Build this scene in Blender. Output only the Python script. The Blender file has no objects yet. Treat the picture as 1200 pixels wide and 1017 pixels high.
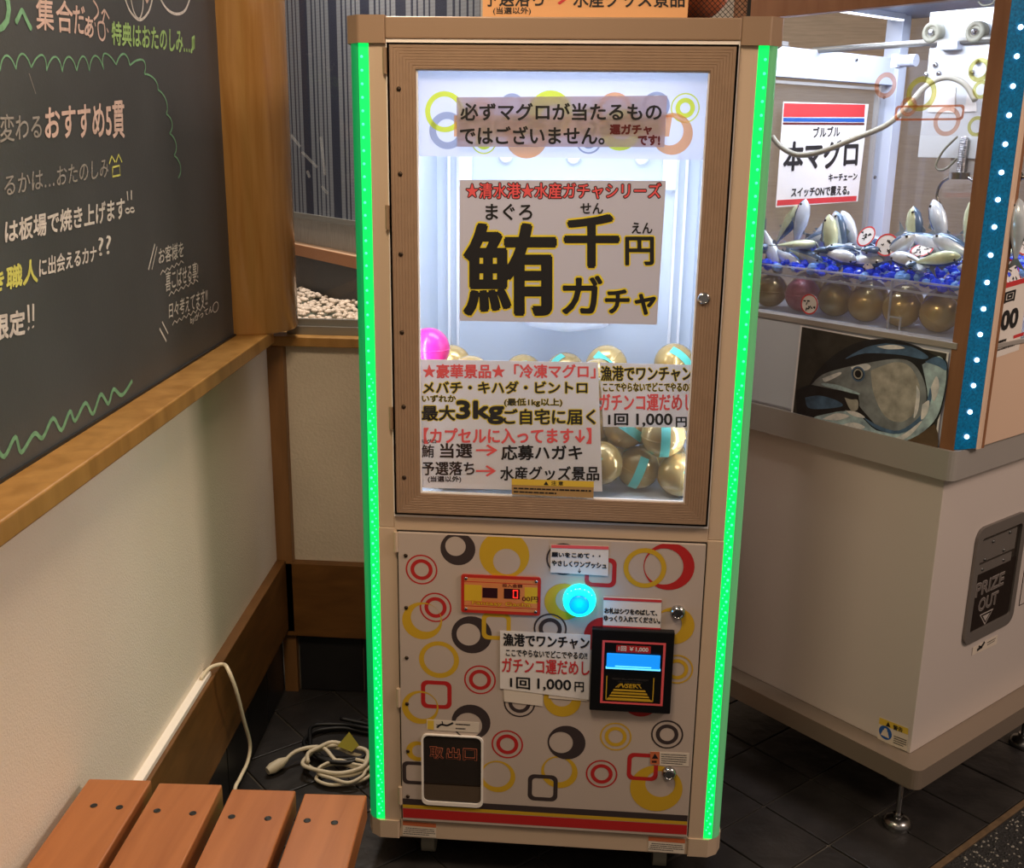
import bpy, math, random
from mathutils import Vector, Matrix
random.seed(7)
SC = bpy.context.scene
COL = SC.collection
def R(d): return math.radians(d)
def srgb(c):
    return tuple((v/255/12.92 if v/255 <= .04045 else ((v/255+.055)/1.055)**2.4) for v in c)

# ------------------------------------------------------------------ camera
FPX, YAW, PITCH, ROLL = 1240.56, -0.0769667, 0.268259, 0.0134102
CAM = Vector((0.060991, -1.598853, 1.26))
_f = Vector((math.sin(YAW)*math.cos(PITCH), math.cos(YAW)*math.cos(PITCH), -math.sin(PITCH)))
_r0 = Vector((math.cos(YAW), -math.sin(YAW), 0)); _u0 = _r0.cross(_f)
CR = math.cos(ROLL)*_r0 + math.sin(ROLL)*_u0
CU = -math.sin(ROLL)*_r0 + math.cos(ROLL)*_u0
cam = bpy.data.objects.new('camera', bpy.data.cameras.new('camera')); COL.objects.link(cam)
cam.matrix_world = Matrix(((CR.x, CU.x, -_f.x, CAM.x), (CR.y, CU.y, -_f.y, CAM.y), (CR.z, CU.z, -_f.z, CAM.z), (0, 0, 0, 1)))
cam.data.sensor_width = 36; cam.data.sensor_fit = 'HORIZONTAL'; cam.data.lens = 36*FPX/1200
cam.data.clip_start = .02
SC.camera = cam

# ------------------------------------------------------------------ light, exposure
W = bpy.data.worlds.new('world'); SC.world = W; W.use_nodes = True
W.node_tree.nodes['Background'].inputs[0].default_value = (*srgb((232, 214, 196)), 1)
W.node_tree.nodes['Background'].inputs[1].default_value = .19
def area(name, loc, target, size, power, color=(255, 240, 220), size_y=None):
    l = bpy.data.lights.new(name, 'AREA'); l.energy = power; l.color = srgb(color); l.size = size
    if size_y: l.shape = 'RECTANGLE'; l.size_y = size_y
    o = bpy.data.objects.new(name, l); COL.objects.link(o); o.location = loc
    d = Vector(target) - Vector(loc); o.rotation_euler = d.to_track_quat('-Z', 'Y').to_euler()
    return o
area('ceiling_lamp', (.6, -2.3, 2.6), (-.2, .1, .4), .9, 2.5, (255, 226, 196))
area('ceiling_lamp', (-.22, -.78, 2.0), (-.60, -.62, .45), .35, 11, (255, 226, 190))
area('ceiling_lamp', (2.4, -.9, 2.4), (.8, .5, .5), .8, 30, (255, 226, 206))
area('counter_lamp', (-.5, .85, 2.2), (-.8, 1.25, .9), .35, 20, (255, 244, 232))
SC.view_settings.view_transform = 'Standard'; SC.view_settings.look = 'None'
SC.view_settings.gamma = 1; SC.view_settings.use_curve_mapping = False
SC.view_settings.exposure = 0.15

# ------------------------------------------------------------------ materials
def mat(name, col, rough=.5, metal=0., spec=.5, var=0., vscale=8., bump=0., bscale=60., emis=None, estr=0., stretch=None, coat=0.):
    m = bpy.data.materials.new(name); m.use_nodes = True
    nt = m.node_tree; b = nt.nodes['Principled BSDF']
    c = srgb(col)
    b.inputs['Base Color'].default_value = (*c, 1); b.inputs['Roughness'].default_value = rough
    b.inputs['Metallic'].default_value = metal; b.inputs['Specular IOR Level'].default_value = spec
    b.inputs['Coat Weight'].default_value = coat; b.inputs['Coat Roughness'].default_value = .08
    if var or bump:
        tc = nt.nodes.new('ShaderNodeTexCoord'); mp = nt.nodes.new('ShaderNodeMapping')
        nt.links.new(tc.outputs['Object'], mp.inputs[0])
        if stretch: mp.inputs['Scale'].default_value = stretch
    if var:
        n = nt.nodes.new('ShaderNodeTexNoise'); n.inputs['Scale'].default_value = vscale; n.inputs['Detail'].default_value = 5
        nt.links.new(mp.outputs[0], n.inputs[0])
        r = nt.nodes.new('ShaderNodeValToRGB'); r.color_ramp.elements[0].position = .3; r.color_ramp.elements[1].position = .7
        r.color_ramp.elements[0].color = (*[v*(1-var) for v in c], 1); r.color_ramp.elements[1].color = (*[min(1, v*(1+var)) for v in c], 1)
        nt.links.new(n.outputs['Fac'], r.inputs[0]); nt.links.new(r.outputs[0], b.inputs['Base Color'])
    if bump:
        n = nt.nodes.new('ShaderNodeTexNoise'); n.inputs['Scale'].default_value = bscale; n.inputs['Detail'].default_value = 4
        nt.links.new(mp.outputs[0], n.inputs[0])
        bp = nt.nodes.new('ShaderNodeBump'); bp.inputs['Strength'].default_value = bump; bp.inputs['Distance'].default_value = .003
        nt.links.new(n.outputs['Fac'], bp.inputs['Height']); nt.links.new(bp.outputs[0], b.inputs['Normal'])
    if emis is not None:
        b.inputs['Emission Color'].default_value = (*srgb(emis), 1); b.inputs['Emission Strength'].default_value = estr
    return m
def glassy(name, tint=(255, 255, 255), refl=.05, haze=0., hazecol=(255, 255, 255), rough=.02):
    """thin clear sheet: mostly see-through, a little mirror, optional milky film"""
    m = bpy.data.materials.new(name); m.use_nodes = True; nt = m.node_tree; nt.nodes.clear()
    out = nt.nodes.new('ShaderNodeOutputMaterial'); t = nt.nodes.new('ShaderNodeBsdfTransparent'); t.inputs[0].default_value = (*srgb(tint), 1)
    g = nt.nodes.new('ShaderNodeBsdfGlossy'); g.inputs['Roughness'].default_value = rough
    mx = nt.nodes.new('ShaderNodeMixShader'); mx.inputs[0].default_value = refl
    nt.links.new(t.outputs[0], mx.inputs[1]); nt.links.new(g.outputs[0], mx.inputs[2]); last = mx
    if haze:
        d = nt.nodes.new('ShaderNodeBsdfDiffuse'); d.inputs[0].default_value = (*srgb(hazecol), 1)
        tl = nt.nodes.new('ShaderNodeBsdfTranslucent'); tl.inputs[0].default_value = (*srgb(hazecol), 1)
        a = nt.nodes.new('ShaderNodeMixShader'); a.inputs[0].default_value = .5
        nt.links.new(d.outputs[0], a.inputs[1]); nt.links.new(tl.outputs[0], a.inputs[2])
        m2 = nt.nodes.new('ShaderNodeMixShader'); m2.inputs[0].default_value = haze
        nt.links.new(mx.outputs[0], m2.inputs[1]); nt.links.new(a.outputs[0], m2.inputs[2]); last = m2
    nt.links.new(last.outputs[0], out.inputs[0]); return m
def sheet(name, col, trans=.4):
    """paper or film that lets some light through from behind"""
    m = bpy.data.materials.new(name); m.use_nodes = True; nt = m.node_tree; nt.nodes.clear()
    out = nt.nodes.new('ShaderNodeOutputMaterial')
    d = nt.nodes.new('ShaderNodeBsdfDiffuse'); d.inputs[0].default_value = (*srgb(col), 1)
    t = nt.nodes.new('ShaderNodeBsdfTranslucent'); t.inputs[0].default_value = (*srgb(col), 1)
    a = nt.nodes.new('ShaderNodeMixShader'); a.inputs[0].default_value = trans
    nt.links.new(d.outputs[0], a.inputs[1]); nt.links.new(t.outputs[0], a.inputs[2]); nt.links.new(a.outputs[0], out.inputs[0]); return m
def wood(name, c1, c2, scale=(3, 3, .25), rough=.4, nscale=9):
    m = bpy.data.materials.new(name); m.use_nodes = True; nt = m.node_tree; b = nt.nodes['Principled BSDF']
    tc = nt.nodes.new('ShaderNodeTexCoord'); mp = nt.nodes.new('ShaderNodeMapping'); mp.inputs['Scale'].default_value = scale
    n = nt.nodes.new('ShaderNodeTexNoise'); n.inputs['Scale'].default_value = nscale; n.inputs['Detail'].default_value = 7; n.inputs['Distortion'].default_value = .6
    r = nt.nodes.new('ShaderNodeValToRGB'); r.color_ramp.elements[0].position = .32; r.color_ramp.elements[1].position = .68
    r.color_ramp.elements[0].color = (*srgb(c1), 1); r.color_ramp.elements[1].color = (*srgb(c2), 1)
    nt.links.new(tc.outputs['Object'], mp.inputs[0]); nt.links.new(mp.outputs[0], n.inputs[0])
    nt.links.new(n.outputs['Fac'], r.inputs[0]); nt.links.new(r.outputs[0], b.inputs['Base Color'])
    bp = nt.nodes.new('ShaderNodeBump'); bp.inputs['Strength'].default_value = .12; bp.inputs['Distance'].default_value = .002
    nt.links.new(n.outputs['Fac'], bp.inputs['Height']); nt.links.new(bp.outputs[0], b.inputs['Normal'])
    b.inputs['Roughness'].default_value = rough; return m
M = {}
M['plaster'] = mat('plaster', (238, 228, 212), .85, var=.05, vscale=3, bump=.28, bscale=330)
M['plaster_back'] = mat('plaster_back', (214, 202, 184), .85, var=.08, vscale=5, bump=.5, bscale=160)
M['oak'] = wood('oak', (150, 108, 52), (176, 132, 72), (3, 3, .5), .35)
M['oak_pillar'] = wood('oak_pillar', (166, 118, 60), (190, 144, 84), (5, 5, .35), .26)
M['oak_dark'] = wood('oak_dark', (96, 62, 24), (120, 80, 36), (1, 1, 4), .5)
M['oak_pillar'].node_tree.nodes['Principled BSDF'].inputs['Coat Weight'].default_value = .5; M['oak_pillar'].node_tree.nodes['Principled BSDF'].inputs['Coat Roughness'].default_value = .16
M['post_wood'] = wood('post_wood', (118, 82, 46), (138, 98, 58), (4, 4, .4), .5)
M['bench_wood'] = wood('bench_wood', (154, 92, 48), (172, 108, 60), (5, .5, 5), .38)
M['wall_tile'] = mat('wall_tile', (34, 34, 36), .35, var=.2)
M['slate'] = mat('slate', (46, 44, 44), .42, var=.35, vscale=14, bump=.9, bscale=26)
M['grout'] = mat('grout', (84, 78, 70), .9, var=.15, vscale=30)
M['gravel'] = mat('gravel', (40, 40, 42), .8, var=.9, vscale=260, bump=1., bscale=260)
M['edge_strip'] = mat('edge_strip', (104, 84, 62), .55, var=.25, vscale=60)
M['board'] = mat('board', (74, 77, 81), .5, var=.16, vscale=3.5, bump=.05, bscale=200)
M['board_edge'] = mat('board_edge', (28, 28, 30), .5)
M['chalk_w'] = mat('chalk_w', (214, 208, 204), .95, var=.18, vscale=90)
M['chalk_dim'] = mat('chalk_dim', (150, 146, 142), .95, var=.2, vscale=90)
M['chalk_g'] = mat('chalk_g', (116, 168, 132), .95, var=.2, vscale=90)
M['chalk_lime'] = mat('chalk_lime', (158, 196, 122), .95, var=.15, vscale=90)
M['chalk_pink'] = mat('chalk_pink', (212, 184, 176), .95, var=.15, vscale=90)
M['chalk_y'] = mat('chalk_y', (214, 214, 110), .95, var=.15, vscale=90)
M['alu'] = mat('alu', (150, 148, 142), .38, .5)
M['champagne'] = mat('champagne', (164, 137, 112), .34, .15, var=.02, vscale=3)
M['cream'] = mat('cream', (206, 183, 158), .4)
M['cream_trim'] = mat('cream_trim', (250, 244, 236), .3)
M['door_frame'] = mat('door_frame', (158, 131, 107), .42, .1, var=.05, vscale=60)
M['panel'] = mat('panel', (194, 179, 168), .42)
M['black'] = mat('black', (14, 14, 16), .35)
M['gap'] = mat('gap', (40, 30, 24), .7)
M['steel'] = mat('steel', (150, 150, 150), .25, 1.)
M['chrome'] = mat('chrome', (190, 190, 192), .12, 1.)
M['screw'] = mat('screw', (70, 58, 48), .35, .8)
M['white_in'] = mat('white_in', (206, 216, 228), .45)
M['white_knob'] = mat('white_knob', (244, 246, 250), .4)
M['glass'] = glassy('glass', refl=.03)
M['acrylic'] = glassy('acrylic', (250, 252, 255), refl=.06, haze=.05)
M['acrylic_edge'] = glassy('acrylic_edge', (240, 246, 255), refl=.1, haze=.35)
M['header'] = glassy('header', (235, 240, 250), refl=.02, haze=.75, hazecol=(236, 240, 250))
M['notice'] = glassy('notice', (224, 216, 218), refl=.01, haze=.5, hazecol=(222, 212, 220))
M['paper_grey'] = sheet('paper_grey', (206, 208, 228), .06)
M['paper_lit'] = sheet('paper_lit', (238, 238, 242), .35)
M['paper'] = mat('paper', (232, 226, 220), .7)
M['paper_orange_lit'] = mat('paper_orange_lit', (236, 178, 122), .7)  # orange light falling on the sign is painted into the paper
M['ink'] = mat('ink', (22, 22, 26), .6)
M['ink_soft'] = mat('ink_soft', (74, 68, 66), .6)
M['ink_red'] = mat('ink_red', (206, 54, 58), .6)
M['ink_coral'] = mat('ink_coral', (236, 92, 96), .6)
M['ink_dkred'] = mat('ink_dkred', (92, 16, 20), .6)
M['ink_yel'] = mat('ink_yel', (238, 220, 62), .6)
M['pat_red'] = mat('pat_red', (186, 40, 40), .45)
M['pat_yel'] = mat('pat_yel', (206, 166, 42), .45)
M['pat_dark'] = mat('pat_dark', (62, 52, 52), .45)
M['h_yel'] = glassy('h_yel', (246, 250, 110), refl=.0, haze=.6, hazecol=(240, 252, 90))
M['h_grey'] = glassy('h_grey', (206, 212, 226), refl=.0, haze=.6, hazecol=(186, 194, 214))
M['h_org'] = glassy('h_org', (252, 212, 170), refl=.0, haze=.6, hazecol=(250, 190, 140))
M['led_strip'] = mat('led_strip', (0, 120, 60), .5, emis=(0, 232, 84), estr=1.5)
M['led_dot'] = mat('led_dot', (80, 255, 160), .5, emis=(60, 255, 160), estr=1.6)
M['tube_green'] = mat('tube_green', (20, 120, 66), .3, emis=(8, 140, 72), estr=.7)
M['tube_pale'] = mat('tube_pale', (90, 150, 100), .25, emis=(86, 156, 100), estr=.55)
M['btn_ring'] = mat('btn_ring', (0, 200, 220), .3, emis=(20, 246, 255), estr=1.6)
M['btn_core'] = mat('btn_core', (0, 120, 220), .3, emis=(0, 160, 240), estr=.95)
M['btn_dot'] = mat('btn_dot', (200, 255, 255), .3, emis=(150, 255, 255), estr=2.)
M['slot_blue'] = mat('slot_blue', (20, 110, 200), .3, emis=(20, 140, 236), estr=.9)
M['slot_lite'] = mat('slot_lite', (120, 220, 255), .3, emis=(90, 200, 255), estr=1.2)
M['seg_red'] = mat('seg_red', (255, 40, 30), .3, emis=(255, 40, 30), estr=2.2)
M['seg_dark'] = mat('seg_dark', (50, 20, 30), .3)
M['disp_red'] = mat('disp_red', (196, 50, 40), .3, coat=.6)
M['disp_org'] = mat('disp_org', (222, 140, 84), .3, coat=.4)
M['disp_gold'] = mat('disp_gold', (226, 184, 50), .3, coat=.6)
M['flap'] = mat('flap', (46, 40, 36), .15, coat=.5)
M['flap_low'] = mat('flap_low', (92, 78, 64), .3)
M['gold'] = mat('gold', (202, 170, 104), .22, .45, coat=.5)
M['gold_dk'] = mat('gold_dk', (150, 120, 66), .3, .5)
M['pink'] = mat('pink', (232, 40, 150), .3, coat=.4)
M['pink_dull'] = mat('pink_dull', (206, 110, 116), .3, coat=.4)
M['tape'] = mat('tape', (104, 214, 196), .6)
M['claw_white'] = mat('claw_white', (214, 204, 198), .3, coat=.25)
M['claw_peach'] = mat('claw_peach', (226, 196, 172), .35, coat=.2)
M['claw_band'] = mat('claw_band', (172, 168, 164), .4, .2)
M['claw_tray'] = mat('claw_tray', (150, 136, 122), .42, .35)
M['claw_wood'] = wood('claw_wood', (134, 90, 60), (152, 106, 74), (4, 4, .5), .45)
M['claw_in'] = mat('claw_in', (196, 202, 216), .5)
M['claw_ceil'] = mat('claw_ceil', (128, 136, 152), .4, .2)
M['teal'] = mat('teal', (0, 84, 116), .2, var=.75, vscale=260, emis=(0, 84, 120), estr=.45)
M['led_white'] = mat('led_white', (220, 240, 255), .3, emis=(180, 226, 255), estr=5.)
M['led_lamp'] = mat('led_lamp', (240, 244, 255), .3, emis=(236, 242, 255), estr=2.5)
M['rail'] = mat('rail', (120, 118, 112), .4, .6)
M['carriage'] = mat('carriage', (206, 210, 212), .4, .3)
M['wheel'] = mat('wheel', (120, 118, 102), .55)
M['cable_grey'] = mat('cable_grey', (150, 146, 130), .5)
M['cable_white'] = mat('cable_white', (222, 210, 184), .5)
M['cable_black'] = mat('cable_black', (16, 16, 18), .5)
M['fish'] = mat('fish', (206, 216, 226), .25, .25, var=.3, vscale=30, coat=.5)
M['fish_back'] = mat('fish_back', (84, 110, 140), .22, .3, coat=.6)
M['fish_green'] = mat('fish_green', (204, 214, 178), .25, .2, var=.3, vscale=30, coat=.5)
M['fish_fin'] = mat('fish_fin', (120, 132, 140), .35, .3)
M['bead'] = mat('bead', (30, 70, 226), .15, coat=.6, emis=(20, 50, 200), estr=.08)
M['bead_lite'] = mat('bead_lite', (120, 170, 240), .15, coat=.6)
M['shell'] = mat('shell', (226, 218, 204), .5)
M['prize_frame'] = mat('prize_frame', (126, 120, 116), .4, .35)
M['smoke'] = glassy('smoke', (120, 112, 108), refl=.06, haze=.25, hazecol=(120, 104, 96))
M['far_wall'] = mat('far_wall', (186, 172, 154), .8, var=.12, vscale=18, stretch=(1, 1, 14))
M['photo_dark'] = mat('photo_dark', (58, 58, 54), .35, var=.45, vscale=26)
M['tuna_dark'] = mat('tuna_dark', (30, 36, 42), .3, var=.4, vscale=30)
M['tuna_grey'] = mat('tuna_grey', (132, 142, 148), .3, var=.4, vscale=34)
M['tuna_lite'] = mat('tuna_lite', (176, 204, 232), .3, var=.55, vscale=38)
M['tuna_white'] = mat('tuna_white', (236, 246, 255), .3, var=.3, vscale=60)
M['tuna_blue'] = mat('tuna_blue', (80, 112, 146), .3, var=.4, vscale=50)
M['tuna_grey2'] = mat('tuna_grey2', (172, 172, 164), .3, var=.35, vscale=44)
M['tuna_mouth'] = mat('tuna_mouth', (34, 36, 42), .3, var=.3, vscale=40)
M['tuna_brown'] = mat('tuna_brown', (104, 84, 64), .4, var=.3, vscale=30)
M['pebble'] = mat('pebble', (224, 206, 188), .7, var=.2, vscale=30)
M['counter_dark'] = mat('counter_dark', (62, 64, 68), .5, var=.2, vscale=10)
M['counter_wood'] = wood('counter_wood', (206, 168, 136), (222, 186, 154), (1, 1, 1), .5)
M['counter_edge'] = mat('counter_edge', (166, 112, 72), .5)
M['bed_rim'] = mat('bed_rim', (104, 112, 100), .3)
M['sticker'] = mat('sticker', (226, 214, 198), .5)
M['st_yel'] = mat('st_yel', (226, 192, 70), .5)
M['st_org'] = mat('st_org', (206, 112, 70), .5)
M['st_blue'] = mat('st_blue', (30, 90, 170), .5)
M['st_brown'] = mat('st_brown', (176, 142, 92), .5)
M['mesh_black'] = mat('mesh_black', (26, 24, 24), .5, .3)
M['lime'] = mat('lime', (150, 140, 30), .6)
# striped woven blind
def blind_mat():
    m = bpy.data.materials.new('blind'); m.use_nodes = True; nt = m.node_tree; b = nt.nodes['Principled BSDF']
    tc = nt.nodes.new('ShaderNodeTexCoord'); sx = nt.nodes.new('ShaderNodeSeparateXYZ'); nt.links.new(tc.outputs['Object'], sx.inputs[0])
    mu = nt.nodes.new('ShaderNodeMath'); mu.operation = 'MULTIPLY'; mu.inputs[1].default_value = 1/.178; nt.links.new(sx.outputs['X'], mu.inputs[0])
    fr = nt.nodes.new('ShaderNodeMath'); fr.operation = 'FRACT'; nt.links.new(mu.outputs[0], fr.inputs[0])
    r = nt.nodes.new('ShaderNodeValToRGB'); r.color_ramp.interpolation = 'CONSTANT'
    navy = srgb((30, 38, 62)); gray = srgb((124, 130, 140))
    for i, (p, c) in enumerate([(0, navy), (.27, gray), (.40, navy), (.46, gray), (.54, navy), (.585, gray), (.71, navy), (.755, gray), (.84, navy), (.88, gray)]):
        e = r.color_ramp.elements[i] if i < 2 else r.color_ramp.elements.new(p)
        e.position = p; e.color = (*c, 1)
    nt.links.new(fr.outputs[0], r.inputs[0])
    w = nt.nodes.new('ShaderNodeTexWave'); w.bands_direction = 'Z'; w.inputs['Scale'].default_value = 40; w.inputs['Distortion'].default_value = 1.5
    nt.links.new(tc.outputs['Object'], w.inputs[0])
    mx = nt.nodes.new('ShaderNodeMix'); mx.data_type = 'RGBA'; mx.blend_type = 'MULTIPLY'; mx.inputs[0].default_value = .12
    nt.links.new(r.outputs[0], mx.inputs[6]); nt.links.new(w.outputs[0], mx.inputs[7]); nt.links.new(mx.outputs[2], b.inputs['Base Color'])
    b.inputs['Roughness'].default_value = .8; return m
M['blind'] = blind_mat()

# ------------------------------------------------------------------ frames and planes
class Frame:
    """u across, n out of the surface, w up: maps local (a, n, c) to world"""
    def __init__(s, o, u, n, w=(0, 0, 1)): s.o, s.u, s.n, s.w = Vector(o), Vector(u), Vector(n), Vector(w)
    def p(s, a, n, c): return s.o + s.u*a + s.n*n + s.w*c
    def px(s, x, y, off=0.):
        """the point of this plane (pushed out by off) that the photograph shows at pixel x, y"""
        d = _f + (x-600)/FPX*CR - (y-508.5)/FPX*CU
        o = s.o + s.n*off; P = CAM + d*(((o-CAM).dot(s.n))/d.dot(s.n)); q = P - s.o
        return q.dot(s.u), q.dot(s.w)
WF = Frame((0, 0, 0), (1, 0, 0), (0, 1, 0))             # plain world: a=x, n=y, c=z
FR = Frame((0, 0, 0), (1, 0, 0), (0, -1, 0))            # capsule machine front, n towards the viewer
wa = R(-3.095); K = (-.643, .622, 0)
LW = Frame(K, (math.sin(wa), math.cos(wa), 0), (math.cos(wa), -math.sin(wa), 0))   # left wall, a along it (0 at the corner)
ra = R(-47.05); OC = Vector((.678, .212, 0))
Av = Vector((math.cos(ra), math.sin(ra), 0)); Bv = Vector((-math.sin(ra), math.cos(ra), 0))
CL = Frame(OC, Av, Bv)                                  # claw machine: a along its left side, n = b inward, c up
CA = Frame(OC, Av, -Bv)                                 # its left side as a surface
CB = Frame(OC, Bv, Av)                                  # its front as a surface

# ------------------------------------------------------------------ mesh builder
class MB:
    def __init__(s): s.v, s.f, s.m, s.sm = [], [], [], []
    def add(s, vs, fs, mi=0, smooth=False):
        b = len(s.v); s.v += [Vector(v) for v in vs]
        for f in fs: s.f.append([b+i for i in f]); s.m.append(mi); s.sm.append(smooth)
        return s
    def box(s, a0, a1, n0, n1, c0, c1, F=WF, mi=0):
        P = [F.p(a, n, c) for c in (c0, c1) for n in (n0, n1) for a in (a0, a1)]
        return s.add(P, [(0, 2, 3, 1), (4, 5, 7, 6), (0, 1, 5, 4), (2, 6, 7, 3), (0, 4, 6, 2), (1, 3, 7, 5)], mi)
    def prism(s, poly, n0, n1, F, mi=0, smooth=False):
        """poly of (a, c) in the surface, thickness from n0 to n1"""
        k = len(poly); P = [F.p(a, n0, c) for a, c in poly] + [F.p(a, n1, c) for a, c in poly]
        s.add(P, [tuple(range(k))[::-1], tuple(range(k, 2*k))], mi)
        return s.add(P, [(i, (i+1) % k, k+(i+1) % k, k+i) for i in range(k)], mi, smooth)
    def vprism(s, poly, c0, c1, F, mi=0, smooth=False):
        """poly of (a, n) seen from above, extruded up"""
        k = len(poly); P = [F.p(a, n, c0) for a, n in poly] + [F.p(a, n, c1) for a, n in poly]
        s.add(P, [tuple(range(k))[::-1], tuple(range(k, 2*k))], mi)
        return s.add(P, [(i, (i+1) % k, k+(i+1) % k, k+i) for i in range(k)], mi, smooth)
    def flat(s, poly, n, F, mi=0):
        return s.add([F.p(a, n, c) for a, c in poly], [tuple(range(len(poly)))], mi)
    def band(s, outer, inner, n, F, mi=0):
        k = len(outer); P = [F.p(a, n, c) for a, c in outer] + [F.p(a, n, c) for a, c in inner]
        return s.add(P, [(i, (i+1) % k, k+(i+1) % k, k+i) for i in range(k)], mi)
    def solidband(s, outer, inner, n0, n1, F, mi=0):
        k = len(outer); P = [F.p(a, n, c) for n in (n0, n1) for ring in (outer, inner) for a, c in ring]
        fs = []
        for i in range(k):
            j = (i+1) % k
            fs += [(i, j, k+j, k+i), (2*k+i, 3*k+i, 3*k+j, 2*k+j), (i, 2*k+i, 2*k+j, j), (k+i, k+j, 3*k+j, 3*k+i)]
        return s.add(P, fs, mi)
    def lathe(s, prof, o, axis, seg=20, mi=0, smooth=True):
        """prof of (radius, height along axis)"""
        z = Vector(axis).normalized(); x = z.orthogonal().normalized(); y = z.cross(x); o = Vector(o)
        P = [o + z*h + (x*math.cos(2*math.pi*i/seg)+y*math.sin(2*math.pi*i/seg))*r for r, h in prof for i in range(seg)]
        fs = [(j*seg+i, j*seg+(i+1) % seg, (j+1)*seg+(i+1) % seg, (j+1)*seg+i) for j in range(len(prof)-1) for i in range(seg)]
        s.add(P, fs, mi, smooth)
        s.add([P[i] for i in range(seg)], [tuple(range(seg))[::-1]], mi)
        return s.add(P[-seg:], [tuple(range(seg))], mi)
    def cyl(s, o, axis, r, h, seg=16, mi=0): return s.lathe([(r, 0), (r, h)], o, axis, seg, mi)
    def sphere(s, o, r, seg=16, rings=10, mi=0, sc=(1, 1, 1)):
        o = Vector(o); P = []; fs = []
        for j in range(rings+1):
            t = math.pi*j/rings
            for i in range(seg):
                p = 2*math.pi*i/seg
                P.append(o + Vector((r*sc[0]*math.sin(t)*math.cos(p), r*sc[1]*math.sin(t)*math.sin(p), -r*sc[2]*math.cos(t))))
        for j in range(rings):
            for i in range(seg): fs.append((j*seg+i, j*seg+(i+1) % seg, (j+1)*seg+(i+1) % seg, (j+1)*seg+i))
        return s.add(P, fs, mi, True)
    def tube(s, pts, r, seg=8, mi=0, sub=5):
        pts = smooth(pts, sub); P = []; n = len(pts); ref = None
        for i, p in enumerate(pts):
            t = (pts[min(i+1, n-1)] - pts[max(i-1, 0)])
            t = t.normalized() if t.length > 1e-9 else Vector((0, 0, 1))
            if ref is None: ref = t.orthogonal().normalized()
            ref = (ref - t*ref.dot(t)).normalized(); b = t.cross(ref)
            P += [p + (ref*math.cos(2*math.pi*k/seg)+b*math.sin(2*math.pi*k/seg))*r for k in range(seg)]
        fs = [(i*seg+k, i*seg+(k+1) % seg, (i+1)*seg+(k+1) % seg, (i+1)*seg+k) for i in range(n-1) for k in range(seg)]
        fs += [tuple(range(seg))[::-1], tuple(range((n-1)*seg, n*seg))]
        return s.add(P, fs, mi, True)
    def stroke(s, pts, w, n, F, mi=0, sub=4):
        """a flat chalk or ink line on a surface"""
        q = smooth([Vector((a, c, 0)) for a, c in pts], sub) if sub > 1 else [Vector((a, c, 0)) for a, c in pts]
        L, Rr = [], []
        for i in range(len(q)):
            t = q[min(i+1, len(q)-1)] - q[max(i-1, 0)]
            if t.length < 1e-9: t = Vector((1, 0, 0))
            t.normalize(); nn = Vector((-t.y, t.x, 0))*(w/2)
            L.append(q[i]+nn); Rr.append(q[i]-nn)
        k = len(q); P = [F.p(v.x, n, v.y) for v in L] + [F.p(v.x, n, v.y) for v in Rr]
        return s.add(P, [(i, i+1, k+i+1, k+i) for i in range(k-1)], mi)
def smooth(pts, sub):
    pts = [Vector(p) for p in pts]
    if len(pts) < 3 or sub < 2: return pts
    out = []
    for i in range(len(pts)-1):
        p0, p1, p2, p3 = pts[max(i-1, 0)], pts[i], pts[i+1], pts[min(i+2, len(pts)-1)]
        for j in range(sub):
            t = j/sub
            out.append(.5*((2*p1)+(p2-p0)*t+(2*p0-5*p1+4*p2-p3)*t*t+(3*p1-p0-3*p2+p3)*t**3))
    out.append(pts[-1]); return out
def circ(a, c, r, k=28, sy=1.): return [(a+r*math.cos(2*math.pi*i/k), c+r*sy*math.sin(2*math.pi*i/k)) for i in range(k)]
def rrect(a0, a1, c0, c1, r, k=5):
    out = []
    for (x, y, s) in ((a1-r, c1-r, 0), (a0+r, c1-r, 90), (a0+r, c0+r, 180), (a1-r, c0+r, 270)):
        for i in range(k+1): t = R(s+90*i/k); out.append((x+r*math.cos(t), y+r*math.sin(t)))
    return out

def wloc(o):
    p = Vector((0, 0, 0))
    while o: p += o.location; o = o.parent
    return p
def thing(name, label, cat, loc=(0, 0, 0), group=None):
    o = bpy.data.objects.new(name, None); COL.objects.link(o); o.location = loc; o.empty_display_size = .05
    o['label'] = label; o['category'] = cat
    if group: o['group'] = group
    return o
def obj(name, mb, ms, parent=None, bevel=0., origin=None, mesh_name=None):
    """link a builder (world coordinates) as one object"""
    if parent is not None: off = wloc(parent)
    elif origin is not None: off = Vector(origin)
    else:
        lo = [min(v[i] for v in mb.v) for i in range(3)]; hi = [max(v[i] for v in mb.v) for i in range(3)]
        off = Vector(((lo[0]+hi[0])/2, (lo[1]+hi[1])/2, lo[2]))
    me = bpy.data.meshes.new(name)
    me.from_pydata([tuple(v-off) for v in mb.v], [], mb.f)
    for m in (ms if isinstance(ms, (list, tuple)) else [ms]): me.materials.append(M[m])
    me.polygons.foreach_set('material_index', mb.m); me.polygons.foreach_set('use_smooth', mb.sm); me.update()
    o = bpy.data.objects.new(name, me); COL.objects.link(o)
    if parent is not None: o.parent = parent
    else: o.location = off
    if bevel:
        b = o.modifiers.new('bevel', 'BEVEL'); b.width = bevel; b.segments = 2; b.limit_method = 'ANGLE'; b.angle_limit = R(40)
    return o
def tag(o, label, cat, group=None):
    o['label'] = label; o['category'] = cat
    if group: o['group'] = group
    return o
def struct(name, mb, ms, parent=None, **k):
    o = obj(name, mb, ms, parent, **k)
    if parent is None: o['kind'] = 'structure'
    return o
def plab(o, t): o['label'] = t; return o

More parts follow.
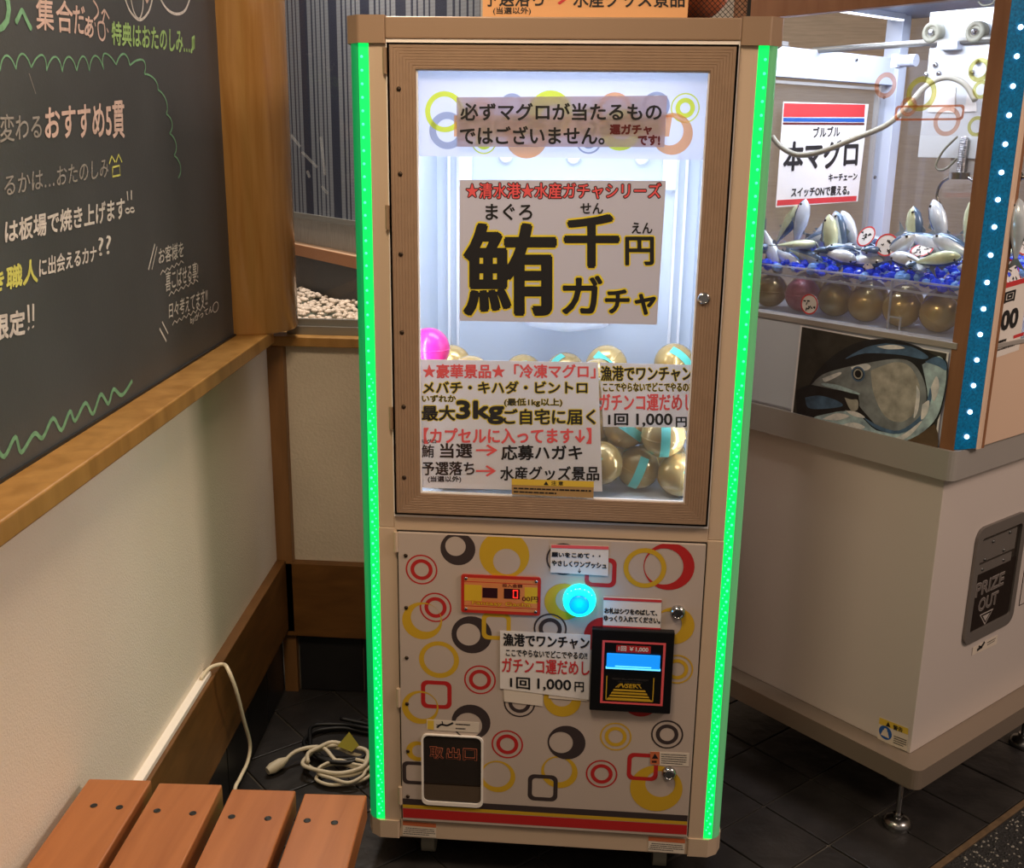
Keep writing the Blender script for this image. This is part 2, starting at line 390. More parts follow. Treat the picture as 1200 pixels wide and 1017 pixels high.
# lettering -----------------------------------------------------------------
_dg = {}
def glyphs(body):
    if body in _dg: return _dg[body]
    c = bpy.data.curves.new('txt', 'FONT'); c.body = body; c.resolution_u = 3
    o = bpy.data.objects.new('txt', c); COL.objects.link(o)
    me = bpy.data.meshes.new_from_object(o.evaluated_get(bpy.context.evaluated_depsgraph_get()))
    vs = [v.co.copy() for v in me.vertices]; fs = [tuple(p.vertices) for p in me.polygons]
    bpy.data.objects.remove(o); bpy.data.curves.remove(c); bpy.data.meshes.remove(me)
    x0 = min(v.x for v in vs); x1 = max(v.x for v in vs); y0 = min(v.y for v in vs); y1 = max(v.y for v in vs)
    _dg[body] = ([((v.x-x0)/(x1-x0), (v.y-y0)/(y1-y0)) for v in vs], fs); return _dg[body]
def quad(F, q, off):
    """pixel box (x0,y0,x1,y1) or four pixel corners TL TR BR BL, as plane coordinates"""
    if len(q) == 4 and not isinstance(q[0], (tuple, list)): q = [(q[0], q[1]), (q[2], q[1]), (q[2], q[3]), (q[0], q[3])]
    return [F.px(x, y, off) for x, y in q]
def letters(mb, body, F, q, off, mi=0, bold=0., outline=0., omi=1, plane_quad=False):
    vs, fs = glyphs(body)
    TL, TR, BR, BL = q if plane_quad else quad(F, q, off)
    def bl(u, v):
        return (TL[0]*(1-u)*v+TR[0]*u*v+BR[0]*u*(1-v)+BL[0]*(1-u)*(1-v), TL[1]*(1-u)*v+TR[1]*u*v+BR[1]*u*(1-v)+BL[1]*(1-u)*(1-v))
    P = [bl(u, v) for u, v in vs]
    if outline:
        for k in range(12):
            dx, dy = math.cos(k*math.pi/6)*outline, math.sin(k*math.pi/6)*outline
            mb.add([F.p(a+dx, off-.0005+k*2e-5, c+dy) for a, c in P], fs, omi)
    shifts = [(0, 0)] + ([(math.cos(k*math.pi/3)*bold, math.sin(k*math.pi/3)*bold) for k in range(6)] if bold else [])
    for i, (dx, dy) in enumerate(shifts):
        mb.add([F.p(a+dx, off+i*2e-5, c+dy) for a, c in P], fs, mi)
    return mb
def card(F, q, off, th=.0004):
    """a thin sheet whose corners the photograph shows at four pixels"""
    return MB().prism([p for p in quad(F, q, off)], off-th, off, F)
def fineprint(mb, F, q, off, rows, mi=0, fill=.45, seed=1):
    """print too fine to read in the photograph: broken dark dashes"""
    rnd = random.Random(seed); TL, TR, BR, BL = quad(F, q, off)
    for r in range(rows):
        v0 = (r+.5-fill/2)/rows; v1 = (r+.5+fill/2)/rows; u = 0.
        end = 1. if r < rows-1 else rnd.uniform(.5, .9)
        while u < end:
            w = rnd.uniform(.02, .07); u1 = min(end, u+w)
            def bl(u, v): return tuple(TL[i]*(1-u)*(1-v)+TR[i]*u*(1-v)+BR[i]*u*v+BL[i]*(1-u)*v for i in (0, 1))
            mb.flat([bl(u, v0), bl(u1, v0), bl(u1, v1), bl(u, v1)], off, F, mi); u = u1+rnd.uniform(.006, .016)
    return mb

# ================================================================== SETTING
# floor: slab, slate tiles laid on the diagonal, metal edge, gravel strip beyond
slab = MB().box(-3.5, 3.5, -3, 3, -.05, -.004, WF)
floor = struct('floor', slab, 'grout', origin=(0, 0, -.05))
TS, G = .152, .004
tmesh = None
rt = random.Random(3)
tiles = 0
for i in range(0, 14):
    for j in range(-9, 7):
        a1 = .095-i*TS; a0 = a1-TS; b0 = .005+j*TS; b1 = b0+TS
        c = CL.p((a0+a1)/2, (b0+b1)/2, 0)
        if c.x < -.70 or c.y < -.62: continue
        if c.y > .64 and c.x < .24: continue
        if c.y > 1.45 or c.x > 1.6: continue
        h = rt.uniform(-.0008, .0008)
        mb = MB().box(G/2, TS-G/2, G/2, TS-G/2, -.006, .0, Frame(CL.p(a0, b0, h), Av, Bv))
        t = obj('slate_tile', mb, 'slate', floor, bevel=.0015); tiles += 1
struct('trim_1', MB().box(.097, .109, -2.2, 1.4, -.004, .003, CL), 'edge_strip', bevel=.001)
gr = MB(); gr.box(.1095, 1.8, -2.2, 1.4, -.004, .0005, CL)
struct('trim_2', gr, 'gravel')
gs = MB(); rg = random.Random(11)
for i in range(2600):
    a = .112+abs(rg.gauss(0, .12)); b = rg.uniform(-.35, .45); r = rg.uniform(.0018, .0036)
    p = CL.p(a, b, .0008); th = rg.uniform(0, 3)
    gs.add([p+Vector((r*math.cos(th+k*1.5708), r*math.sin(th+k*1.5708), 0)) for k in range(4)]+[p+Vector((0, 0, r*.9))], [(0, 1, 4), (1, 2, 4), (2, 3, 4), (3, 0, 4)], rg.choice((0, 0, 0, 1)))
M['grain_dark'] = mat('grain_dark', (38, 38, 40), .5); M['grain_lite'] = mat('grain_lite', (150, 146, 140), .5)
o = obj('gravel_grains', gs, ['grain_dark', 'grain_lite']); o['kind'] = 'stuff'; o['label'] = 'dark gravel with pale grains beyond the metal floor edge'; o['category'] = 'gravel'

# left wall
struct('wall_left', MB().box(-2.6, .02, -.12, 0, .16, .86, LW).box(-2.6, .2, -.2, -.07, .86, 2.2, LW), 'plaster')
sk = struct('baseboard_left', MB().box(-2.6, -.002, -.02, .02, .165, .338, LW), 'oak_dark', bevel=.002)
tl = MB().box(-2.6, -.002, -.1, -.004, 0, .165, LW)
tw = struct('trim_3', tl, 'grout')
for i in range(14):
    obj('wall_tile', MB().box(-.004-(i+1)*.153+.002, -.004-i*.153-.002, -.004, 0, .002, .163, LW), 'wall_tile', tw, bevel=.001)
struct('trim_4', MB().box(-2.6, -.085, -.035, .034, .850, .877, LW), 'oak', bevel=.0025)      # ledge below the blackboard
# corner post, back wall, its skirting and tiles
struct('trim_5', MB().box(-.655, -.606, .60, .66, .16, .832, WF), 'post_wood', bevel=.002)
struct('wall_back', MB().box(-.62, .2, .622, .7, .16, .832, WF).box(.12, .2, .7, 1.7, 0, 1.2, WF), 'plaster_back')
struct('baseboard_back', MB().box(-.664, .2, .600, .66, .150, .332, WF), 'oak_dark', bevel=.002)
tl = MB().box(-.64, .2, .628, .7, 0, .150, WF); tb = struct('trim_6', tl, 'grout')
for i in range(5):
    obj('wall_tile', MB().box(-.606+i*.153+.002, -.606+(i+1)*.153-.002, .622, .630, .002, .148, WF), 'wall_tile', tb, bevel=.001)
obj('corner_tile', MB().box(-.64, -.609, .612, .630, .0, .150, WF), 'post_wood', tb)
struct('trim_7', MB().box(-.64, .2, .600, .675, .832, .853, WF), 'oak', bevel=.002)        # window sill
# pillar of pale wood
pc = LW.p(-.05, -.03, 0)
struct('trim_8', MB().lathe([(.101, .877), (.105, .881), (.105, 2.1)], (pc.x, pc.y, 0), (0, 0, 1), 48), 'oak_pillar')
# window over the low wall
fr = MB().box(-.605, .2, .632, .66, .853, .871, WF).box(-.612, -.596, .632, .66, .871, 2.0, WF).box(-.596, .2, .640, .652, .871, .886, WF)
win = struct('window_1', fr, 'alu')
obj('pane', MB().box(-.596, .2, .643, .647, .886, 2.0, WF), 'glass', win)
streak_ = MB()  # short translucent pale streaks on the pane
WI = Frame((0, .641, 0), (1, 0, 0), (0, -1, 0))
for pts in ([(341, 158), (352, 172)], [(354, 178), (372, 196)], [(376, 160), (381, 205)], [(360, 200), (363, 208)], [(377, 218), (384, 227)]):
    streak_.stroke([WI.px(*p) for p in pts], .006, .001, WI, sub=1)
M['pale_streak'] = glassy('pale_streak', refl=.02, haze=.35, hazecol=(200, 204, 206))
plab(obj('pane_streaks', streak_, 'pale_streak', win), 'pale streaks on the window pane')
# far wall behind the claw machine
struct('wall_rear', MB().box(-1.6, 3.2, 2.1, 2.2, 0, 2.4, WF).box(3.1, 3.2, -.5, 2.1, 0, 2.4, WF), 'far_wall')

# counter area behind the window
p2 = Vector((-.572, 1.15, 0)); D2 = Vector((.632, -.775, 0)).normalized(); N2 = Vector((-.775, -.632, 0)).normalized()
BP = Frame(p2, D2, N2)
bl = thing('roller_blind', 'grey woven blind with navy vertical stripes behind the window', 'blind', BP.p(-.1, .005, 1.045))
fb = MB().box(-1.0, .60, 0, .003, 1.062, 2.0, BP)
o = obj('fabric', fb, 'blind', bl)
# object coordinates along the blind: rotate the part so that x runs along it
def align(o, F, at):
    at = Vector(at); rot = Matrix((F.u, F.n, F.w)).transposed().to_4x4(); inv = rot.inverted()
    off = wloc(o.parent) if o.parent else o.location
    if o.parent:
        for v in o.data.vertices: v.co = inv @ (v.co + off - at)
        o.location = at - off
    else:
        for v in o.data.vertices: v.co = inv @ (v.co + off - at)
        o.location = at
    o.rotation_euler = rot.to_euler(); return o
align(o, BP, BP.p(-1.0, 0, 1.062))
obj('bottom_rail', MB().box(-1.0, .60, -.004, .012, 1.048, 1.062, BP), 'alu', bl)
M['counter_glass'] = mat('counter_glass', (176, 178, 176), .3, var=.3, vscale=20, stretch=(30, 30, 1))
struct('trim_9', MB().box(-1.0, .60, -.06, -.02, .974, 1.05, BP), 'counter_glass')
sh = thing('counter_shelf', 'pale wooden counter shelf above the white pebbles', 'shelf', BP.p(-.2, .02, .947))
obj('shelf_board', MB().box(-1.0, .55, -.02, .018, .958, .974, BP), 'counter_wood', sh)
obj('shelf_edge', MB().box(-1.0, .55, .0185, .024, .944, .974, BP), 'counter_edge', sh)
struct('trim_10', MB().box(-1.0, .40, -.02, 0, .6, .946, BP), 'counter_dark')
struct('trim_11', MB().box(-1.0, .25, .001, .40, .6, .826, BP), 'bed_rim')
pb = MB(); rp = random.Random(5)
for i in range(1500):
    a = rp.uniform(-.85, .22); n = rp.uniform(.01, .39); r = rp.uniform(.006, .010)
    mound = .012*(1-n/.4) + .006*math.sin(a*19)+.004*math.sin(n*40+a*11)
    q = BP.p(a, n, .836+mound+rp.uniform(-.004, .004)); 
    if q.y < .69: continue
    pb.sphere(q, r, 6, 4, 0, (rp.uniform(.8, 1.3), rp.uniform(.8, 1.2), rp.uniform(.6, .8)))
o = obj('pebble_bed', pb, 'pebble'); o['kind'] = 'stuff'; o['label'] = 'bed of pale beige pebbles behind the window'; o['category'] = 'pebbles'

# ================================================================== BLACKBOARD
bb = thing('blackboard', 'large blackboard covered in coloured chalk writing on the left wall', 'blackboard', LW.p(-.8, -.04, .877))
obj('board', MB().box(-2.4, -.148, -.05, -.03, .877, 2.1, LW), 'board', bb)
obj('edge_strip', MB().box(-.152, -.145, -.03, -.026, .877, 2.1, LW).box(-2.4, -.15, -.03, -.026, .877, .881, LW), 'board_edge', bb)
BO = -.0294
def chalk(name, items, ms):
    st = MB(); last = None
    for it in items:
        if it[0] == 't':
            mb = letters(MB(), it[1], LW, it[2], BO, 0, bold=it[3] if len(it) > 3 else .0006)
            last = obj(name, mb, ms, bb); last['label'] = CHN.get(ms, 'chalk')+' lettering'
        else: st.stroke([LW.px(x, y, BO) for x, y in it[1]], it[2], BO, LW, sub=it[3] if len(it) > 3 else 4)
    if st.v:
        last = obj('chalk_stroke' if name == 'chalk_lettering' else name, st, ms, bb)
    return last
CHN = {'chalk_w': 'white chalk', 'chalk_g': 'green chalk', 'chalk_lime': 'lime green chalk', 'chalk_pink': 'pink chalk', 'chalk_y': 'yellow chalk', 'chalk_dim': 'faint white chalk'}
def arcs(pts, lift):
    """scallops between successive pixel points; lift is the rise of each arch"""
    out = []
    for i in range(len(pts)-1):
        (x0, y0), (x1, y1) = pts[i], pts[i+1]; dx, dy = x1-x0, y1-y0; L = math.hypot(dx, dy); nx, ny = dy/L, -dx/L
        for k in range(8):
            t = k/8; h = lift*math.sin(math.pi*t)**.7
            out.append((x0+dx*t+nx*h, y0+dy*t+ny*h))
    out.append(pts[-1]); return out
plab(chalk('chalk_lettering', [('t', 'り', [(-14, -14), (12, -12), (12, 38), (-10, 38)], .0016), ('t', 'へ', [(18, 10), (37, 12), (37, 35), (18, 34)], .0016)], 'chalk_g'), 'green chalk lettering')
plab(chalk('chalk_lettering', [('t', '集', [(42, -4), (63, -2), (63, 36), (43, 34)], .0007), ('t', '合', [(65, 0), (85, 2), (85, 39), (67, 37)], .0007),
    ('t', 'だ', [(85, 6), (99, 8), (99, 40), (87, 39)], .0007), ('t', 'ぁ', [(100, 18), (110, 22), (109, 45), (99, 42)], .0007),
    ('s', [(109, 0), (114, 8), (115, 16), (110, 23)], .0035), ('s', [(120, 28), (123, 12), (119, 16)], .003), ('s', [(123, 12), (128, 22)], .003),
    ('s', [(119, 26), (115, 28), (116, 42), (120, 47), (123, 42), (122, 28), (118, 26)], .0032), ('s', [(111, 26), (112, 31)], .002, 1), ('s', [(125, 33), (127, 38)], .002, 1)], 'chalk_pink'), 'pinkish white chalk lettering')
plab(chalk('chalk_lettering', [('t', '特典はおたのしみ…♫', [(131, 25), (228, 36), (228, 64), (131, 52)], .0008)], 'chalk_lime'), 'lime green chalk lettering')
sc = [(0, 83), (18.7, 81), (36.6, 79), (54.5, 83), (73, 84), (90, 83), (104.6, 83), (121.6, 81.5), (136.2, 75.7), (152.2, 76.5), (169.3, 86.7), (185, 105), (194.8, 133.5), (198.7, 156.3), (204, 182.2), (209, 208.6)]
plab(chalk('chalk_border', [('s', [(-12, 72), (-6, 70), (0, 83)], .0026)] + [('s', arcs([sc[i], sc[i+1]], 17 if i < 8 else (13 if i < 10 else 5)), .0024 if i < 8 else .003, 2) for i in range(len(sc)-1)], 'chalk_g'), 'green chalk scallop border')
chalk('chalk_lettering', [('t', '変わる', [(0, 134), (48, 133), (49, 162), (0, 167)], .0003), ('t', 'るかは…おたのしみ', [(5, 206), (127, 185), (127, 207), (5, 230)], .0002),
    ('s', [(34, 86), (42, 110)], .0015, 1)], 'chalk_dim')
plab(chalk('chalk_lettering', [('t', 'おすすめ5貫', [(53, 127), (145, 118), (146, 161), (53, 163)], .0011)], 'chalk_pink'), 'pink chalk lettering')
plab(chalk('chalk_lettering', [('s', [(128, 192), (131, 183), (135, 190)], .0028, 1), ('s', [(136, 190), (139, 181), (143, 190)], .0028, 1),
    ('s', [(132, 196), (140, 194), (141, 205), (132, 207), (132, 196)], .0028, 1),
    ('t', 'き職人', [(-10, 320), (44, 302), (44, 330), (-10, 344)], .001)], 'chalk_y'), 'yellow chalk lettering')
plab(chalk('chalk_lettering', [('t', 'は板場で焼き上げます', [(6, 259), (146, 231), (146, 256), (6, 285)], .0008), ('s', [(149, 224), (150, 235)], .0035, 1), ('s', [(154, 223), (154, 234)], .0035, 1),
    ('s', circ(149.5, 247, 2.6, 8), .003, 1), ('s', circ(155, 246, 2.6, 8), .003, 1),
    ('t', 'に出会えるカナ', [(46, 303), (113, 287), (113, 306), (46, 325)], .0006), ('t', '??', [(115, 279), (130, 275), (130, 297), (116, 300)], .0003),
    ('t', '限定', [(-8, 370), (29, 363), (29, 391), (-8, 400)], .0012), ('s', [(33, 357), (34, 378)], .005, 1), ('s', [(39, 356), (39, 376)], .005, 1), ('s', [(33, 384), (34, 386)], .005, 1), ('s', [(38.5, 382), (39, 384)], .005, 1)], 'chalk_w'), 'white chalk lettering')
def wav(x0, y0, x1, y1, n, h):
    return [(x0+(x1-x0)*i/(2*n), y0+(y1-y0)*i/(2*n)+(h if i % 2 == 0 else -h)) for i in range(2*n+1)]
plab(chalk('chalk_lettering', [('t', 'お客様を', [(186, 291), (215, 282), (215, 301), (186, 310)], .0003), ('t', '喜こばせる事!', [(194, 319), (232, 306), (232, 327), (194, 342)], .0003),
    ('t', '日々考えてます!!', [(198, 356), (243, 336), (243, 358), (198, 373)], .0003), ('t', 'byがってん◯', [(223, 369), (256, 352), (256, 364), (223, 382)], .0003),
    ('s', wav(188, 320, 215, 306, 5, 2), .002, 1), ('s', wav(198, 345, 232, 328, 6, 2), .002, 1), ('s', wav(202, 379, 240, 359, 7, 2), .002, 1),
    ('s', [(181.5, 286), (174, 316)], .0035, 1), ('s', [(184, 289), (178, 316)], .0022, 1), ('s', [(187, 385), (195, 400)], .004, 1), ('s', [(190, 377), (197, 391)], .003, 1)], 'chalk_w'), 'small white chalk note')
wv = [(-6, 520), (5, 535), (18, 512), (25, 530), (40, 508), (50, 513), (62, 490), (72, 504), (82, 482), (88, 493), (100, 472), (109, 485), (118, 462), (127, 473), (133, 456), (143, 463), (155, 446)]
plab(chalk('chalk_border', [('s', wv, .006, 5)], 'chalk_g'), 'thick green chalk wave along the bottom')
plab(chalk('chalk_drawing', [('s', [(146, -3), (153, 14), (164, 23.5), (174, 14), (179, -3)], .004), ('s', [(153, -3), (157, 14), (163, 22), (167, 12), (168, -3)], .003), ('s', [(187, -3), (196, 11), (207, 16.5), (217, 12), (223, -3)], .0045)], 'chalk_w'), 'white chalk outlines of balls')
plab(chalk('chalk_drawing', [('s', [(170, -4), (172, 2), (174, -3)], .006, 2)], 'chalk_pink'), 'red dab')

# ================================================================== BENCH
bench = thing('slatted_bench', 'low bench of orange-brown wooden slats beside the left wall', 'bench', (-.4, -.7, 0))
ZB = .46; BT = Frame((0, 0, ZB), (1, 0, 0), (0, 0, 1), (0, 1, 0))   # top surface
def onz(x, y, z):
    d = _f + (x-600)/FPX*CR - (y-508.5)/FPX*CU; return CAM + d*((z-CAM.z)/d.z)
ends = [((105, 911), (177, 915)), ((187, 916), (260, 920)), ((273, 922), (346, 928)), ((357, 929), (430, 931.5))]
holes = [[(110, 944), (140, 946)], [(184, 950), (226, 953)], [(271.5, 957), (314, 959)], [(360, 961.5), (392, 964)]]
def lwc(P): q = Vector(P)-LW.o; return q.dot(LW.u), q.dot(LW.n)
for (l, r_), hs in zip(ends, holes):
    L, Rr = lwc(onz(*l, ZB)), lwc(onz(*r_, ZB)); ye = (L[0]+Rr[0])/2
    mb = MB().box(ye-.85, ye, max(.004, L[1]), Rr[1], ZB-.034, ZB, LW)
    sl = obj('slat', mb, 'bench_wood', bench, bevel=.002)
    for h in hs:
        p = onz(*h, ZB)
        obj('screw_hole', MB().lathe([(.0045, 0), (.0045, .0006), (.0032, .0006), (.0028, .0003)], (p.x, p.y, ZB-.0001), (0, 0, 1), 12), 'black', sl)
n0, n1 = max(.004, lwc(onz(105, 911, ZB))[1]), lwc(onz(430, 931, ZB))[1]; ae = lwc(onz(270, 921, ZB))[0]
for a in (ae-.17, ae-.80):
    obj('crossbar', MB().box(a, a+.05, n0+.01, n1-.02, ZB-.075, ZB-.0345, LW), 'bench_wood', bench, bevel=.002)
    for n in (n0+.03, n1-.07):
        obj('leg', MB().box(a+.002, a+.048, n, n+.045, 0, ZB-.0755, LW), 'bench_wood', bench, bevel=.002)

# cable channel and cables
ch = thing('cable_channel', 'white plastic cable channel lying on the wooden skirting ledge', 'cable channel', LW.p(-.8, .008, .338))
obj('channel', MB().box(-1.3, -.565, -.001, .014, .338, .347, LW), 'cream_trim', ch, bevel=.001)
cp = [LW.p(-.60, .007, .350)] + [LW.p(*t) for t in [(-.565, .012, .353), (-.545, .03, .350)]]
for (x, y, n) in [(268, 786, .05), (277, 810, .06), (286, 845, .06), (293, 872, .06), (290, 893, .06), (281, 912, .06), (275, 930, .06)]:
    a, c = LW.px(x, y, n); cp.append(LW.p(a, n, c))
cp.append(cp[-1] + Vector((.01, -.01, -.08))); cp.append(Vector((cp[-1].x+.02, cp[-1].y, .006)))
tag(obj('power_cord', MB().tube(cp, .0034, 10), 'cable_white'), 'cream power cord hooked over the skirting ledge and hanging down', 'cord')
rc = random.Random(21)
def coil(cx, cy, r, z0, turns, seed, sx=1.3):
    q = random.Random(seed); pts = []
    for i in range(int(turns*10)+1):
        t = i*2*math.pi/10; rr = r*(1+q.uniform(-.18, .18)); pts.append(Vector((cx+rr*sx*math.cos(t), cy+rr*math.sin(t), z0+.0008*i+q.uniform(0, .004))))
    return pts
pl = [Vector((-.555, .285, .012)), Vector((-.53, .315, .03)), Vector((-.48, .335, .03)), Vector((-.44, .31, .014))]
ec = thing('extension_cable', 'coiled cream extension cable with a plug lying behind the bench', 'cable', (-.46, .30, 0))
obj('cord', MB().tube(pl + coil(-.44, .30, .05, .014, 2.6, 4), .0042, 8), 'cable_white', ec)
obj('plug', MB().lathe([(.008, 0), (.012, .012), (.011, .032), (.005, .048)], (-.575, .262, .014), (.5, .6, .12), 10), 'cable_white', ec)
tag(obj('adapter_cable', MB().tube(coil(-.42, .27, .038, .006, 2.2, 9, 1.5), .0035, 8), 'cable_white'), 'smaller loop of cream cable nearest the lit machine', 'cable')
tag(obj('black_cable', MB().tube(coil(-.44, .38, .075, .005, 2.3, 12, 1.2), .0045, 8), 'cable_black'), 'black cable looped on the dark floor behind the cream ones', 'cable')
tg = Frame((-.425, .335, .035), (1, 0, 0), (0, -.8, .6), (0, .6, .8))
tag(obj('yellow_tag', MB().prism([(-.022, 0), (.0, .03), (.024, .004), (.01, -.01)], 0, .001, tg), 'lime'), 'small yellow tag standing in the cable tangle', 'tag')

# ================================================================== CAPSULE MACHINE
gm = thing('capsule_machine', 'tall cream capsule vending machine with glowing green corner lights', 'vending machine', (0, .25, 0))
XO = .278
# body: shell with an open lit chamber above
body = MB()
body.box(-XO, XO, .012, .48, .09, .655, WF)                      # lower case
body.box(-XO, -.252, .0, .48, .655, 1.40, WF).box(.252, XO, .0, .48, .655, 1.40, WF)
body.box(-.252, .252, .455, .48, .655, 1.40, WF)
body.box(-.252, .252, .0, .455, .655, .679, WF)                  # beam between door and lower panel
body.box(-.25, .25, .03, .455, .679, .70, WF)
body.box(-XO, -.2478, -.001, .012, .09, .655, WF).box(.2515, XO, -.001, .012, .09, .655, WF)
body.box(-.252, .252, -.001, .012, .0735, .110, WF)
body.box(-.252, .252, -.001, .012, .651, .679, WF)
obj('cabinet', body, 'cream', gm, bevel=.0015)
def corner_poly(sx, g=0.):
    return [(sx*(XO-.001), .0-g), (sx*(XO+.012), .0-g), (sx*(XO+.022), .006), (sx*(XO+.028+g), .018), (sx*(XO+.030+g), .04), (sx*(XO+.030+g), .475), (sx*(XO-.001), .475)]
top = MB().box(-.252, .252, -.006, .48, 1.402, 1.432, WF)
obj('top_beam', top, 'champagne', gm, bevel=.002)
for sx in (-1, 1):
    poly = [(sx*.252, -.006), (sx*(XO+.014), -.006), (sx*(XO+.034), .014), (sx*(XO+.034), .48), (sx*.252, .48)]
    if sx < 0: poly = poly[::-1]
    obj('top_corner_cap', MB().vprism(poly, 1.396, 1.434, WF), 'champagne', gm, bevel=.0025)
    poly = [(sx*.252, -.004), (sx*(XO+.008), -.004), (sx*(XO+.024), .006), (sx*(XO+.032), .024), (sx*(XO+.032), .48), (sx*.252, .48)]
    if sx < 0: poly = poly[::-1]
    obj('bottom_corner_cap', MB().vprism(poly, .073, .1075, WF), 'cream', gm, bevel=.0025)
    # corner light: glowing backing strip, clear outer tube, rows of diodes
    cl_ = obj('corner_light', MB().box(*sorted((sx*(XO-.001), sx*(XO+.0145))), .0005, .03, .1075, 1.396, WF), 'led_strip', gm)
    tp = [(sx*(XO+.0146), .0), (sx*(XO+.022), .004), (sx*(XO+.028), .012), (sx*(XO+.030), .024), (sx*(XO+.030), .085), (sx*(XO+.0146), .085)]
    if sx < 0: tp = tp[::-1]
    plab(obj('tube_cover', MB().vprism(tp, .1075, 1.396, WF, 0, True), 'tube_green' if sx < 0 else 'tube_pale', cl_), 'translucent green cover')
    obj('side_stile', MB().box(*sorted((sx*(XO+.0146), sx*(XO+.030))), .086, .475, .1075, 1.396, WF).box(*sorted((sx*(XO-.001), sx*(XO+.0146))), .031, .475, .1075, 1.396, WF), 'champagne', gm)
    d = MB()
    for i in range(68):
        z = .118+i*.0188
        d.sphere((sx*(XO+.010), .0, z), .0022, 8, 6)
        for (dx, dz) in ((.004, .006), (.0065, .012)):
            if z < .9: d.sphere((sx*(XO+dx), .0, z+dz), .0014, 6, 4)
    dd = obj('diode', d, 'led_dot', cl_); dd['kind'] = 'stuff'
# chamber lining
lin = MB().box(-.2515, -.246, .03, .455, .70, 1.40, WF).box(.246, .2515, .03, .455, .70, 1.40, WF).box(-.246, .246, .448, .455, .70, 1.40, WF).box(-.246, .246, .03, .448, .695, .702, WF).box(-.25, .25, .02, .455, 1.392, 1.402, WF)
obj('chamber_lining', lin, 'white_in', gm)
q = MB()
for x in (-.205, -.222, .205, .222): q.box(x-.0025, x+.0025, .438, .448, .70, 1.29, WF)
for x in (-.19, .19): q.box(x-.012, x+.012, .43, .448, 1.18, 1.27, WF)
q.box(-.19, .19, .438, .448, 1.184, 1.19, WF)
obj('lining_rib', q, 'white_knob', gm)
for x in (-.115, .012, .138):
    obj('white_knob', MB().lathe([(.011, 0), (.013, .003), (.013, .010), (.010, .013)], (x, .448, 1.236), (0, -1, 0), 16), 'white_knob', gm)
dish = MB().lathe([(.02, 0), (.075, .012), (.098, .03), (.1, .034), (.096, .034), (.07, .016), (.0185, .004)], (.01, .33, .93), (0, 0, 1), 32)
obj('clear_dish', dish, 'acrylic_edge', gm)
obj('dish_arm', MB().box(-.07, .09, .36, .448, .965, .972, WF).cyl((-.05, .36, .972), (0, 0, 1), .006, .012).cyl((.07, .36, .972), (0, 0, 1), .006, .012), 'acrylic_edge', gm)
obj('capsule_guard', MB().box(-.246, .246, .030, .032, .702, .905, WF), 'acrylic', gm)
obj('guard_edge', MB().box(-.246, .246, .029, .033, .903, .906, WF).box(-.121, -.119, .029, .033, .86, .904, WF).box(.121, .123, .029, .033, .86, .904, WF), 'acrylic_edge', gm)
ll = area('cabinet_lamp', (0, .17, 1.385), (0, .2, .6), .40, 1.9, (232, 240, 255), .20)
for sx in (-1, 1):
    # upright diode bars in the front corners of the chamber
    obj('side_lamp', MB().box(*sorted((sx*.246, sx*.240)), .012, .026, .72, 1.30, WF), 'white_knob', gm)
    l_ = area('side_lamp', (sx*.238, .028, .98), (sx*.05, .35, .98), .012, .75, (236, 242, 255), .5)
lamp = MB().box(-.2, .2, .07, .27, 1.386, 1.391, WF)
plab(obj('chamber_lamp', lamp, 'led_lamp', gm), 'glowing white lamp panel')
